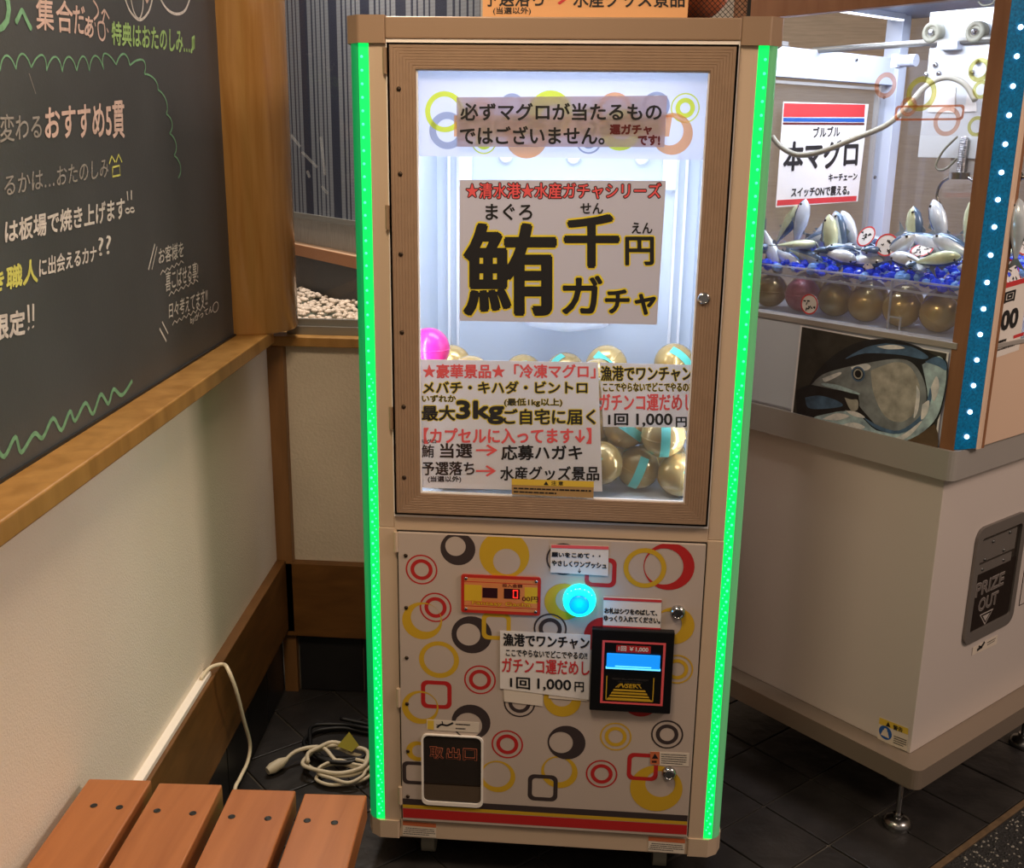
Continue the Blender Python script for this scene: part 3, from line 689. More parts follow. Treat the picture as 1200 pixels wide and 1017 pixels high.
# upper door: four mitred ribbed rails
def door():
    x0, x1, z0, z1 = -.249, .249, .6815, 1.3965
    gx0, gz1 = FR.px(489, 83.8); gx1, gz0 = FR.px(800, 587.5)
    gx0 = -.2075; gx1 = .2115; gz0 = .718; gz1 = 1.361
    dm = obj('window_door', MB().solidband([(x0, z0), (x1, z0), (x1, z1), (x0, z1)], [(x0+.004, z0+.004), (x1-.004, z0+.004), (x1-.004, z1-.004), (x0+.004, z1-.004)], -.010, -.002, WF), 'door_frame', gm)
    st = []; N = 9
    for i in range(N):
        t0 = i/N; t1 = (i+.72)/N; t2 = (i+.86)/N
        st += [(t0, .0), (t1, .0), (t2, -.0006)]
    st.append((1., 0.))
    O = [(x0, z0), (x1, z0), (x1, z1), (x0, z1)]; I = [(gx0, gz0), (gx1, gz0), (gx1, gz1), (gx0, gz1)]
    for k in range(4):
        j = (k+1) % 4; P = []
        for t, d in st:
            for c in (k, j): P.append(FR.p(O[c][0]+(I[c][0]-O[c][0])*t, .010+d, O[c][1]+(I[c][1]-O[c][1])*t))
        n = len(st); 
        for t in (1, 0):
            for c in (k, j): P.append(FR.p(O[c][0]+(I[c][0]-O[c][0])*t, -.004, O[c][1]+(I[c][1]-O[c][1])*t))
        fs = [(2*i, 2*i+1, 2*i+3, 2*i+2) for i in range(n+1)]
        obj('frame_rail', MB().add(P, fs), 'door_frame', dm)
    obj('window_glass', MB().box(gx0-.002, gx1+.002, -.001, .002, gz0-.002, gz1+.002, FR), 'glass', dm)
    obj('glass_rim', MB().solidband([(gx0, gz0), (gx1, gz0), (gx1, gz1), (gx0, gz1)], [(gx0+.0022, gz0+.0022), (gx1-.0022, gz0+.0022), (gx1-.0022, gz1-.0022), (gx0+.0022, gz1-.0022)], .001, .006, FR), 'white_knob', dm)
    for x, y in [(467.3, 104.3), (469, 204), (469.7, 298), (471, 389.6), (473, 476.5), (473.7, 559.5)]:
        a, c = FR.px(x, y, .01); obj('screw', MB().lathe([(.0036, 0), (.0033, .0016), (.0015, .0022)], FR.p(a, .0095, c), (0, -1, 0), 12), 'screw', dm)
    a, c = FR.px(825, 350, .012)
    obj('door_lock', MB().lathe([(.0095, 0), (.0095, .003), (.007, .006), (.0062, .006), (.0058, .0045)], FR.p(a, .009, c), (0, -1, 0), 20).box(a-.0006, a+.0006, .0136, .0142, c-.003, c+.003, FR), 'chrome', dm)
    for z in (1.372, 1.15, .84):
        obj('hinge', MB().cyl((-.2525, -.004, z-.018), (0, 0, 1), .0042, .036, 12), 'champagne', dm)
    # near-white lip painting the light that leaks round the door edge
    obj('light_leak_trim', MB().box(-.2515, .2515, -.0035, .003, 1.397, 1.4015, WF).box(-.2515, .2515, -.0035, .003, .6755, .681, WF).box(.2492, .2515, -.0035, .003, .681, 1.397, WF), 'cream_trim', dm)
    obj('light_leak_trim', MB().box(-.2518, -.2495, -.0035, .002, .682, 1.396, WF), 'cream_trim', dm)
    # header film with rings behind the top of the glass
    hz = FR.px(640, 185, -.006)[1]
    hd = obj('header_film', MB().box(gx0-.004, gx1+.004, -.0065, -.006, hz, gz1+.004, FR), 'header', dm)
    def ring(x, y, r, ri, m, dx=0, dy=0):
        a, c = FR.px(x, y, -.005); rr = FR.px(x+r, y, -.005)[0]-a; ii = FR.px(x+ri, y, -.005)[0]-a
        ia, ic = FR.px(x+dx, y+dy, -.005)
        return MB().band(circ(a, c, rr), circ(ia, ic, ii), -.0055+.0002*random.random(), FR), m
    for args in [(521, 131, 23, 17, 'h_yel'), (524, 153, 21, 13, 'h_grey'), (565, 130, 14, 12.6, 'h_org'), (565, 130, 11, 6, 'h_org'), (600, 125, 15, 11, 'h_grey'), (645, 133, 26, 14, 'h_yel', 3, 5), (567, 165, 15, 13.5, 'h_yel'), (567, 165, 10, 5, 'h_yel'),
                 (617, 160, 25, 13, 'h_org', 2, -4), (720, 130, 21, 15, 'h_org'), (769, 124, 16, 12, 'h_grey'), (803, 126.5, 17, 15.5, 'h_yel'), (803, 126.5, 11.5, 6, 'h_yel'), (788, 157, 24, 16, 'h_org', -3, -3), (690, 165, 15, 13, 'h_grey'), (690, 165, 9, 5, 'h_grey'), (727, 152, 24, 14, 'h_yel', 1, -2)]:
        mb, m = ring(*args); obj('printed_ring', mb, m, dm)
    lb = [FR.px(532, 135, -.005), FR.px(788, 135, -.005), FR.px(784, 160, -.005), FR.px(532, 160, -.005)]
    plab(obj('logo_band', MB().flat(lb, -.0052, FR), 'h_org', dm), 'pale orange band of the printed logo')
    lg = MB(); letters(lg, 'Fantasy Gacha', FR, [(545, 128), (775, 126), (773, 166), (545, 168)], -.0050, 0, bold=.0012)
    plab(obj('logo_lettering', lg, 'h_yel', dm), 'yellow printed logo lettering')
    return dm
dm = door()

# lower door with its printed pattern
px0, px1, pz0, pz1 = -.2455, .2495, .1115, .6495
ld = obj('lower_door', MB().box(px0, px1, .0, .006, pz0, pz1, FR), 'panel', gm, bevel=.0012)
obj('gap', MB().box(px0-.0020, px0-.0008, .0012, .002, pz0, pz1, FR).box(px0-.002, px1+.0015, .0012, .002, pz1+.0006, pz1+.002, FR).box(px1+.0006, px1+.0018, .0012, .002, pz0, pz1, FR), 'gap', ld)
def clip(poly, x0, x1, z0, z1):
    """clip a convex or ring strip quad to the door"""
    def cut(P, f, lim, s):
        out = []
        for i in range(len(P)):
            a, b = P[i-1], P[i]; ia, ib = s*(a[f]-lim) >= 0, s*(b[f]-lim) >= 0
            if ia != ib:
                t = (lim-a[f])/(b[f]-a[f]); out.append((a[0]+(b[0]-a[0])*t, a[1]+(b[1]-a[1])*t))
            if ib: out.append(b)
        return out
    for f, l, s in ((0, x0, 1), (0, x1, -1), (1, z0, 1), (1, z1, -1)):
        poly = cut(poly, f, l, s)
        if len(poly) < 3: return None
    return poly
lay = [0]
def pring(out, inn, m, name='printed_ring'):
    lay[0] += 1; n = .0061+lay[0]*.00001; mb = MB(); k = len(out)
    for i in range(k):
        j = (i+1) % k; p = clip([out[i], out[j], inn[j], inn[i]], px0+.001, px1-.001, .1365, pz1-.001)
        if p: mb.flat(p, n, FR)
    if mb.v: obj(name, mb, m, ld)
def P2m(x, y, r): a, c = FR.px(x, y, .006); return a, c, FR.px(x+r, y, .006)[0]-a
def bull(x, y, r, m):
    a, c, q = P2m(x, y, r)
    pring(circ(a, c, q), circ(a, c, q*.9), m); pring(circ(a, c, q*.7), circ(a, c, q*.46), m)
def ecc(x, y, r, xi, yi, ri, m):
    a, c, q = P2m(x, y, r); b, d, s = P2m(xi, yi, ri); pring(circ(a, c, q, 32), circ(b, d, s, 32), m)
def sq(x, y, h, m, w=5):
    a, c, q = P2m(x, y, h); s = q*w/h; pring(rrect(a-q, a+q, c-q, c+q, q*.42), rrect(a-q+s, a+q-s, c-q+s, c+q-s, q*.25), m, 'printed_square')
RD, YL, DK = 'pat_red', 'pat_yel', 'pat_dark'
bull(494, 667.4, 18.7, RD); ecc(536.6, 643, 20.5, 533.8, 640, 12, DK); ecc(590.9, 650, 29.5, 593.8, 658, 16, YL); bull(510.4, 711.7, 18.7, RD)
ecc(494.7, 727.4, 23.5, 499, 724, 17.5, YL); ecc(552.7, 743.8, 23.7, 549, 743.4, 14, DK); sq(581.6, 734, 17, YL); ecc(514.4, 772.9, 23.6, 514.4, 772.5, 17.7, YL)
bull(562.5, 796.5, 18.7, RD); sq(511.3, 813.9, 18, RD); ecc(492.5, 828.8, 21.5, 495, 827, 17, YL); ecc(552, 846, 22.8, 549, 849.5, 16, DK)
bull(594.5, 872, 18.6, RD); bull(608.8, 823.5, 18.6, DK); ecc(489, 880, 13, 491, 880, 8, YL); sq(486.5, 905.6, 15, DK, 4.5)
ecc(583, 909.7, 21, 582, 907.5, 16.5, YL); ecc(655.5, 904.5, 21.5, 654, 902, 16.5, YL); sq(636, 923, 17.5, DK)
ecc(663.9, 870, 22.3, 657.5, 869.8, 14, DK); bull(721.5, 863, 18.6, YL); bull(781.8, 860.4, 19, DK); bull(705, 906.6, 18.6, RD)
ecc(769, 923.7, 31, 773.7, 918.4, 17.5, YL); sq(753, 898.5, 18.2, RD); ecc(751, 820, 22, 750, 818, 12, RD); ecc(658.9, 820, 22, 658, 816, 13, YL)
bull(793.5, 784, 19, YL); ecc(790, 733, 24, 783, 731, 16, YL); ecc(708, 745, 24, 712, 748, 14, RD); sq(703.8, 670.7, 18.5, RD); bull(660, 655, 20, DK)
ecc(784, 663.7, 30, 778, 663.7, 23, RD); ecc(755.7, 665.5, 25.3, 755.7, 665.5, 19.5, YL); ecc(661, 705, 23, 667, 703, 16, YL); bull(644.8, 736.5, 19.5, DK)
def zf(x, y): return FR.px(x, y, .006)[1]
st_ = MB()
for i, (ya, yb, k) in enumerate([(935.3, 942.3, 0), (942.3, 946.2, 1), (946.7, 957.5, 2)]):
    z1, z0 = zf(472, ya), zf(472, yb); st_.flat([(px0+.001, z0), (px1-.001, z0), (px1-.001, z1), (px0+.001, z1)], .0063, FR, k)
obj('printed_stripe', st_, [DK, YL, RD], ld)
for x, y in [(475.4, 651), (476, 712), (476.6, 770.7), (477, 824.5), (478, 880), (478, 933)]:
    a, c = FR.px(x, y, .006); obj('screw', MB().lathe([(.0034, 0), (.003, .0016), (.0012, .0021)], FR.p(a, .006, c), (0, -1, 0), 12), 'screw', ld)
for (x, y) in [(794.4, 719), (784, 907.7)]:
    a, c = FR.px(x, y, .012)
    obj('lock', MB().lathe([(.0125, 0), (.0125, .003), (.0085, .009), (.0072, .009), (.0066, .007)], FR.p(a, .006, c), (0, -1, 0), 24).box(a-.0008, a+.0008, .0136, .0142, c-.0035, c+.0035, FR), 'chrome', ld)
for z in (.632, .35, .16):
    obj('hinge', MB().cyl((-.2487, -.004, z-.017), (0, 0, 1), .0038, .034, 12), 'cream', ld)

# display plate
dq = quad(FR, [(540.5, 672), (634, 677), (633.5, 721), (540, 717)], .0075)
a0, a1 = dq[0][0], dq[1][0]; c0, c1 = (dq[2][1]+dq[3][1])/2, (dq[0][1]+dq[1][1])/2
dp = obj('price_display', MB().prism(rrect(a0, a1, c0, c1, .004), .0065, .009, FR), 'disp_red', gm)
w_, h_ = a1-a0, c1-c0
def dr(u0, u1, v0, v1, m, n=.0092, name='display_panel'): return obj(name, MB().box(a0+w_*u0, a0+w_*u1, .009, n, c0+h_*v0, c0+h_*v1, FR), m, dp)
dr(.04, .96, .08, .92, 'disp_org'); dr(.04, .96, .17, .83, 'disp_red', .0093); dr(.04, .96, .19, .81, 'disp_org', .0094); dr(.04, .26, .32, .74, 'disp_gold', .0095); dr(.80, .96, .32, .74, 'disp_gold', .0095)
dr(.27, .46, .42, .68, 'seg_dark', .0098, 'digit_window'); dr(.54, .74, .42, .68, 'seg_dark', .0098, 'digit_window')
lt = MB()
def lq(u0, u1, v0, v1): return [(a0+w_*u0, c0+h_*v1), (a0+w_*u1, c0+h_*v1), (a0+w_*u1, c0+h_*v0), (a0+w_*u0, c0+h_*v0)]
letters(lt, '投入金額', FR, lq(.52, .77, .72, .81), .0097, 0, plane_quad=True, bold=.0001); letters(lt, '00円', FR, lq(.77, .97, .37, .50), .0097, 0, plane_quad=True, bold=.0002)
obj('lettering', lt, 'ink_dkred', dp)
lt = MB(); letters(lt, 'Fantasy Gacha', FR, lq(.14, .88, .20, .33), .0099, 0, bold=.0002, outline=.0008, omi=1, plane_quad=True)
plab(obj('lettering', lt, ['disp_gold', 'disp_red'], dp), 'gold and red logo lettering')
sg = MB(); ex0, ex1, ez0, ez1 = a0+w_*.655, a0+w_*.715, c0+h_*.445, c0+h_*.655; em = (ez0+ez1)/2; t_ = .0011
for (x0, x1, z0, z1) in [(ex0, ex1, ez1-t_, ez1), (ex0, ex1, ez0, ez0+t_), (ex0, ex0+t_, ez0+.0003, em-.0003), (ex0, ex0+t_, em+.0003, ez1-.0003), (ex1-t_, ex1, ez0+.0003, em-.0003), (ex1-t_, ex1, em+.0003, ez1-.0003)]:
    sg.box(x0, x1, .0098, .0101, z0, z1, FR)
plab(obj('digit_segments', sg, 'seg_red', dp), 'glowing red digit 0')
for u, v in ((.06, .1), (.94, .1), (.06, .9), (.94, .9)):
    obj('screw', MB().lathe([(.0028, 0), (.0024, .0014), (.001, .0018)], FR.p(a0+w_*u, .009, c0+h_*v), (0, -1, 0), 10), 'steel', dp)

# glowing push button
ba, bc = FR.px(679, 704, .014)
bt = obj('push_button', MB().lathe([(.0265, 0), (.0268, .004), (.0262, .012), (.0232, .0165), (.0165, .0175)], FR.p(ba, .006, bc), (0, -1, 0), 40), 'btn_ring', gm)
obj('button_cap', MB().lathe([(.0165, 0), (.0162, .003), (.012, .0048), (.004, .0055)], FR.p(ba, .0225, bc-.002), (0, -1, 0), 32), 'btn_core', bt)
d = MB()
for k in range(7):
    t = R(35+k*18); d.sphere(FR.p(ba+.0225*math.cos(t), .020, bc+.0225*math.sin(t)), .0022, 8, 6)
obj('button_diode', d, 'btn_dot', bt)
gl = bpy.data.lights.new('button_glow', 'POINT'); gl.energy = .10; gl.color = srgb((0, 170, 255)); gl.shadow_soft_size = .016
go = bpy.data.objects.new('button_glow', gl); COL.objects.link(go); go.location = FR.p(ba, .045, bc)

# bill acceptor
q = quad(FR, [(693, 737), (790, 742), (786.5, 839), (691.5, 832)], .02)
a0, a1 = (q[0][0]+q[3][0])/2, (q[1][0]+q[2][0])/2; c0, c1 = (q[2][1]+q[3][1])/2, (q[0][1]+q[1][1])/2; w_, h_ = a1-a0, c1-c0
ba_ = obj('bill_acceptor', MB().box(a0, a1, .006, .018, c0, c1, FR), 'black', gm, bevel=.002)
def bq(u0, u1, v0, v1): return a0+w_*u0, a0+w_*u1, c0+h_*v0, c0+h_*v1
o4 = lambda u0, u1, v0, v1: [(a0+w_*u, c0+h_*v) for u, v in ((u0, v0), (u1, v0), (u1, v1), (u0, v1))]
plab(obj('border_line', MB().band(o4(.13, .90, .10, .87), o4(.16, .87, .125, .845), .0182, FR), 'ink_coral', ba_), 'red border line')
ic = bq(.19, .84, .55, .72)
obj('bill_slot', MB().box(ic[0], ic[1], .018, .0215, ic[2], ic[3], FR), 'slot_blue', ba_, bevel=.001)
obj('slot_lip', MB().box(ic[0]-.001, ic[1]+.001, .018, .023, ic[2]-.001, ic[2]+.0008, FR).box(ic[0]+.014, ic[1]-.014, .0215, .0222, ic[2]+.0028, ic[2]+.0045, FR), 'slot_lite', ba_)
obj('price_label', MB().prism(rrect(*bq(.30, .72, .735, .82), .001), .018, .0184, FR), 'pat_red', ba_)
lt = MB(); letters(lt, '1回 ￥1,000', FR, [(x, z) for x, z in ((a0+w_*.33, c0+h_*.81), (a0+w_*.69, c0+h_*.81), (a0+w_*.69, c0+h_*.75), (a0+w_*.33, c0+h_*.75))], .0186, 0, bold=.0003, plane_quad=True)
obj('lettering', lt, 'paper', ba_)
lt = MB(); letters(lt, 'INSERT', FR, [(a0+w_*.37, c0+h_*.355), (a0+w_*.61, c0+h_*.355), (a0+w_*.66, c0+h_*.305), (a0+w_*.31, c0+h_*.305)], .0186, 0, bold=.0003, plane_quad=True)
for k in range(4):
    v0, v1 = .285-k*.036, .262-k*.036; e0, e1 = .295-k*.022, .285-k*.022
    lt.flat([(a0+w_*e0, c0+h_*v0), (a0+w_*(.97-e0), c0+h_*v0), (a0+w_*(.97-e1+.005), c0+h_*v1), (a0+w_*(e1-.005), c0+h_*v1)], .0186, FR)
lt.box(*bq(.20, .775, .145, .155)[0:2], .0184, .0187, *bq(.2, .77, .145, .165)[2:4], FR)
lt.box(*bq(.195, .207, .15, .42)[0:2], .0184, .0187, *bq(.2, .77, .15, .44)[2:4], FR).box(*bq(.77, .782, .15, .42)[0:2], .0184, .0187, *bq(.2, .77, .15, .44)[2:4], FR)
plab(obj('lettering', lt, 'pat_yel', ba_), 'yellow INSERT print with stepped bars')
lt = MB(); letters(lt, 'INSERT BILL ANY DIRECTION', FR, [(a0+w_*.27, c0+h_*.42), (a0+w_*.71, c0+h_*.42), (a0+w_*.71, c0+h_*.40), (a0+w_*.27, c0+h_*.40)], .0186, 0, plane_quad=True)
letters(lt, 'ON 1000 YEN BILL', FR, [(a0+w_*.34, c0+h_*.385), (a0+w_*.64, c0+h_*.385), (a0+w_*.64, c0+h_*.367), (a0+w_*.34, c0+h_*.367)], .0186, 0, plane_quad=True)
obj('lettering', lt, 'ink_soft', ba_)

# prize outlet
q = quad(FR, [(494, 859), (566.5, 864), (566, 947), (494.5, 941)], .008)
a0, a1 = q[3][0], (q[1][0]+q[2][0])/2; c0, c1 = (q[2][1]+q[3][1])/2, (q[0][1]+q[1][1])/2; w_, h_ = a1-a0, c1-c0
po = obj('prize_outlet', MB().solidband(rrect(a0, a1, c0, c1, .011), rrect(a0+.0035, a1-.0035, c0+.007, c1-.002, .010), .006, .010, FR), 'cream_trim', gm)
obj('outlet_flap', MB().prism(rrect(a0+.003, a1-.003, c0+.006, c1-.0015, .010), .0062, .0072, FR), 'flap', po)
obj('flap_base', MB().box(a0+.004, a1-.004, .0072, .0085, c0+.010, c0+h_*.30, FR), 'flap_low', po)
obj('flap_rim', MB().box(a0+.004, a1-.004, .0072, .009, c0+h_*.30, c0+h_*.31, FR), 'screw', po)
lt = MB()
for i, ch_ in enumerate('取出口'):
    u = .14+i*.27
    letters(lt, ch_, FR, [(a0+w_*u, c0+h_*.82), (a0+w_*(u+.21), c0+h_*.82), (a0+w_*(u+.21), c0+h_*.66), (a0+w_*u, c0+h_*.66)], .0078, 0, bold=.0001, outline=.001, omi=1, plane_quad=True)
M['outlet_red'] = mat('outlet_red', (214, 118, 86), .5)
plab(obj('lettering', lt, ['flap', 'outlet_red'], po), 'dull red outlined lettering')

# stickers on the machine
def sticker(name, F, q, off, base, prints, parent, label=None):
    s = obj(name, card(F, q, off), base, parent)
    if label: plab(s, label)
    for mb, ms in prints: obj('print', mb, ms, s)
    return s
sq4 = [(500, 843), (561.5, 846.5), (561, 858.5), (500, 855)]
pr_ = MB(); pr_.stroke([FR.px(x, y, .0071) for x, y in [(512, 852.5), (517, 849), (524, 850), (531, 847)]], .0035, .0071, FR); pr_.stroke([FR.px(x, y, .0071) for x, y in [(519, 849), (518, 845)]], .0018, .0071, FR)
pr_.stroke([FR.px(x, y, .0071) for x, y in [(511, 849), (516, 850)]], .0012, .0071, FR)
fineprint(pr_, FR, [(534, 846), (551, 847), (551, 857), (534, 856)], .0071, 2, 0, .3, 3)
py = MB().flat(quad(FR, [(501, 843.8), (508.5, 844.3), (508.5, 855), (501, 854.4)], .0071), .0071, FR)
sticker('warning_sticker', FR, sq4, .0068, 'sticker', [(pr_, 'ink'), (py, 'st_yel')], gm, 'white warning sticker with a black hand')
for (sq_, sd) in (([(472, 961.5), (511, 965), (511, 981.5), (472, 979)], 5), ([(760, 980), (803, 983), (802, 1000.5), (759.5, 997)], 6)):
    TL, TR, BR, BL = sq_; mid = lambda p, q_, t: (p[0]+(q_[0]-p[0])*t, p[1]+(q_[1]-p[1])*t)
    pp = MB().flat(quad(FR, [TL, TR, mid(TR, BR, .3), mid(TL, BL, .3)], .0021), .0021, FR)
    fp = fineprint(MB(), FR, [mid(mid(TL, BL, .4), mid(TR, BR, .4), .1), mid(mid(TL, BL, .4), mid(TR, BR, .4), .93), mid(BR, TR, .08), mid(BL, TL, .08)], .0021, 4, 0, .4, sd)
    sticker('caution_sticker', FR, sq_, .0018, 'sticker', [(pp, 'st_org'), (fp, 'ink_soft')], gm)
sq4 = [(762, 880.5), (808, 882.5), (807, 898), (762, 896)]
pp = MB().flat(quad(FR, [(762, 880.5), (773, 881), (773, 896), (762, 895.5)], .0071), .0071, FR)
tri = MB().flat(quad(FR, [(767.5, 883), (767.6, 883), (771.5, 889), (763.8, 889)], .0073), .0073, FR); fineprint(tri, FR, [(764, 891), (772, 891), (772, 894), (764, 894)], .0073, 1, 0, .8, 9)
fp = fineprint(MB(), FR, [(775, 882.5), (805, 884), (804, 897), (775, 895)], .0071, 5, 0, .4, 8)
sticker('caution_sticker', FR, sq4, .0068, 'sticker', [(pp, 'st_org'), (tri, 'ink'), (fp, 'ink_soft')], gm)
# casters
for x in (-.21, .21):
    for y in (.07, .42):
        cs = obj('caster', MB().box(x-.016, x+.016, y-.02, y+.02, .052, .09, WF), 'steel', gm)
        obj('wheel', MB().cyl((x-.012, y, .025), (1, 0, 0), .025, .024, 20), 'cable_grey', cs)

# ---- capsules inside: measured ones first, then a settled pile
caps = []
RC = .0365
def fit_drop():
    rnd = random.Random(14)
    for (x, y, n) in [(774.6, 526, .072), (735, 512, .085), (716, 543, .072), (750.6, 563, .070), (795, 563, .071)]:
        a, c = FR.px(x, y, -n); caps.append(Vector((a, n, max(c, .703+RC))))
    for _ in range(400):
        for i, p in enumerate(caps):
            for q in caps[:i]:
                d = p-q; g_ = 2*RC*1.002-d.length
                if g_ > 0:
                    n = Vector((d.x*.3, d.y*1.6+(.004 if d.y >= 0 else -.004), d.z*.3)).normalized(); p += n*g_*.5; q -= n*g_*.5
            p.y = min(max(p.y, .034+RC), .3); p.z = max(p.z, .703+RC); p.x = min(p.x, .2445-RC)
    xs = (-.246+RC+.001, .246-RC-.001); ys = (.0335+RC, .30)
    for _ in range(60):
        best = None
        for t in range(50):
            x, y = rnd.uniform(*xs), rnd.uniform(*ys); z = .703+RC
            for p in caps:
                d = math.hypot(x-p.x, y-p.y)
                if d < 2*RC: z = max(z, p.z+math.sqrt(4*RC*RC-d*d)*1.0)
            if best is None or z < best.z: best = Vector((x, y, z))
        if best.z+RC > .925: break
        caps.append(best)
fit_drop()
def make_capsule(ms, label, group, loc, r, rot, tape=True, first=None):
    if first is None:
        t = thing('prize_capsule', label, 'capsule', loc, group)
        sh_ = MB().sphere(Vector(loc), r, 24, 14); obj('shell', sh_, ms, t)
        sm_ = MB().lathe([(r*.99, -.0016), (r*1.012, -.001), (r*1.012, .001), (r*.99, .0016)], loc, (0, 0, 1), 28)
        obj('seam', sm_, ms, t)
        if tape:
            tp = MB(); P = []
            for i in range(17):
                th = R(-52+i*6.5)
                for s in (-.2, .2):
                    v = Vector((s*1.0, -math.cos(th), math.sin(th))).normalized()*(r*1.03); P.append(Vector(loc)+v)
            tp.add(P, [(2*i, 2*i+1, 2*i+3, 2*i+2) for i in range(16)], 0, True)
            plab(obj('tape', tp, 'tape', t), 'turquoise tape strip')
    else:
        t = first.copy(); COL.objects.link(t); t.location = loc; t['label'] = label
        if group: t['group'] = group
        for c in list(first.children):
            k = c.copy(); COL.objects.link(k); k.parent = t
    t.rotation_euler = rot; return t
first = None
spots = ['gold capsule with turquoise tape, uppermost right of the visible pile', 'gold capsule behind, upper left of the window corner pile', 'gold capsule at the left of the window corner pile, tape on its left', 'gold capsule with slanted tape lying lowest in the window corner', 'gold capsule at the lower right corner of the machine window']
rots = [(.1, 0, .05), (.2, 2.2, .4), (.2, .5, -.5), (.1, .35, 0), (.3, -.5, .6)]
for i, p in enumerate(caps):
    lb = spots[i] if i < 5 else ('gold taped capsule whose top shows above the posters' if p.z > .85 else 'gold taped capsule buried in the pile behind the posters')
    gp = None if i < 5 else ('capsules showing above the posters' if p.z > .85 else 'capsules buried behind the posters')
    rr = random.Random(i+40); rot = rots[i] if i < 5 else (rr.uniform(-.6, .6), rr.uniform(-1, 1), rr.uniform(-1.2, 1.2))
    if i >= 5 and p.z > .85 and p.y < .13:
        k = sorted(c.x for c in caps if c.z > .85 and c.y < .13).index(p.x)
        gp = None; lb = 'gold taped capsule peeking above the posters, '+['first', 'second', 'third', 'fourth', 'fifth', 'sixth', 'seventh', 'eighth', 'ninth'][k]+' from the left'
    t = make_capsule('gold', lb, gp, p, RC, rot, True, first)
    if first is None: first = t
a, c = FR.px(503, 408, -.13)
zt = .703+RC
for p in caps:
    d = math.hypot(a-p.x, .13-p.y)
    if d < 2*RC: zt = max(zt, p.z+math.sqrt(4*RC*RC-d*d))
make_capsule('pink', 'bright pink capsule at the left above the gold ones', None, Vector((a, .13, max(c, .9))), .0345, (0, 0, .5), False)
pcd = obj('picture_card', MB().box(-.095, .13, .425, .428, .985, 1.03, WF), 'paper', gm)
pm = MB().flat([(-.06, .99), (.125, .99), (.125, 1.027), (-.06, 1.027)], .4246, WF)
obj('print', pm, 'tuna_lite', pcd); q = MB()
for i in range(9):
    x = -.055+i*.02; q.flat([(x, .992), (x+.012, .994), (x+.010, 1.02), (x+.002, 1.018)], .4242, WF)
obj('print', q, 'st_blue', pcd)

# ================================================================== SIGNS ON THE MACHINE
def sign(name, label, F, q, off, base, lines, loc_par=None):
    """lines: (body, pixel box, fill, bold, outline colour or None, outline width)"""
    mb = card(F, q, off); o0 = sum(mb.v, Vector())/len(mb.v); o0.z = min(v.z for v in mb.v)
    t = thing(name, label, 'sign', o0); obj('paper', mb, base, t)
    for ln in lines:
        body, box, fill, bold = ln[:4]; oc, ow = (ln[4], ln[5]) if len(ln) > 4 else (None, 0)
        m2 = MB(); letters(m2, body, F, box, off+.0006, 0, bold=bold*1.3+.00015, outline=ow*1.3+.0002, omi=1)
        obj('lettering', m2, [fill, oc] if oc else [fill], t)
    return t
sign('notice_sign', 'brownish translucent notice in two lines at the top of the lit window', FR, [(535, 114), (782, 112), (778.5, 172.5), (535.5, 172)], .003, 'notice',
     [('必ずマグロが当たるもの', (540, 121, 775, 141), 'ink', .0004), ('ではございません。', (539.5, 148, 708, 169), 'ink', .0004), ('運ガチャ', (715, 146, 763.6, 157.5), 'ink_dkred', .0005), ('です!', (748, 158.6, 773, 170), 'ink_dkred', .0005)])
sign('poster', 'large grey poster with huge black yellow-edged characters in the middle of the window', FR, [(538.6, 210.8), (780.6, 211.8), (769.8, 380.4), (538.6, 375.8)], .003, 'paper_grey',
     [('★清水港★水産ガチャシリーズ', (546.3, 214.5, 774.5, 232.5), 'ink_coral', .0002, 'ink', .0012), ('まぐろ', (569.4, 239, 623.4, 257.7), 'ink', .0003), ('せん', (680.4, 238, 706.6, 250.3), 'ink', .0002), ('えん', (740.5, 261, 764.3, 273.4), 'ink', .0002),
      ('鮪', (545, 263.5, 650, 368), 'ink', .0024, 'ink_yel', .0042), ('千', (662.8, 253, 724, 312), 'ink', .0022, 'ink_yel', .0040), ('円', (733.5, 278, 765.5, 310), 'ink', .0008, 'ink_yel', .0022), ('ガ', (659.7, 324, 705, 367), 'ink', .0012, 'ink_yel', .0032), ('チャ', (710, 340, 768, 368), 'ink', .0010, 'ink_yel', .0028)])
pc_ = sign('poster', 'white poster full of red and black lines low in the window', FR, [(493, 421), (700.6, 424.7), (705.9, 576), (493, 571.5)], -.0045, 'paper_lit',
     [('★豪華景品★「冷凍マグロ」', (496, 427, 697.5, 443), 'ink_coral', .0004), ('メバチ・キハダ・ビントロ', (496, 447, 688, 461), 'ink', .0003, 'ink_yel', .0012), ('いずれか', (494.7, 463, 534, 471), 'ink', .0001, 'ink_yel', .0005),
      ('(最低1kg以上)', (591, 467, 658.7, 476.5), 'ink', .0001, 'ink_yel', .0005), ('最大', (494.5, 475.5, 533, 492.5), 'ink', .0005, 'ink_yel', .0014), ('3kg', (535.4, 470, 589.6, 496), 'ink', .0012, 'ink_yel', .0024), ('ご自宅に届く', (590.5, 479.5, 697.5, 497), 'ink', .0004, 'ink_yel', .0013),
      ('【カプセルに入ってます↓】', (497, 501.7, 692.6, 519.6), 'ink_coral', .0005), ('マグロ', (494, 514.7, 511, 519.6), 'ink', 0), ('鮪', (494.5, 521, 508.5, 536), 'ink', .0001), ('当選', (516, 519.6, 553, 536.3), 'ink', .0004), ('応募ハガキ', (587.8, 521.8, 682, 538.7), 'ink', .0004),
      ('予選落ち', (494.5, 541, 555.7, 556.6), 'ink', .0003), ('水産グッズ景品', (586.5, 546.5, 701.9, 562.8), 'ink', .0003), ('(当選以外)', (501.5, 557.9, 540.3, 565.5), 'ink', .0001),
      ('→', (558, 521, 582.5, 534), 'ink_coral', .0002), ('→', (558, 545.5, 581, 558), 'ink_coral', .0002)])
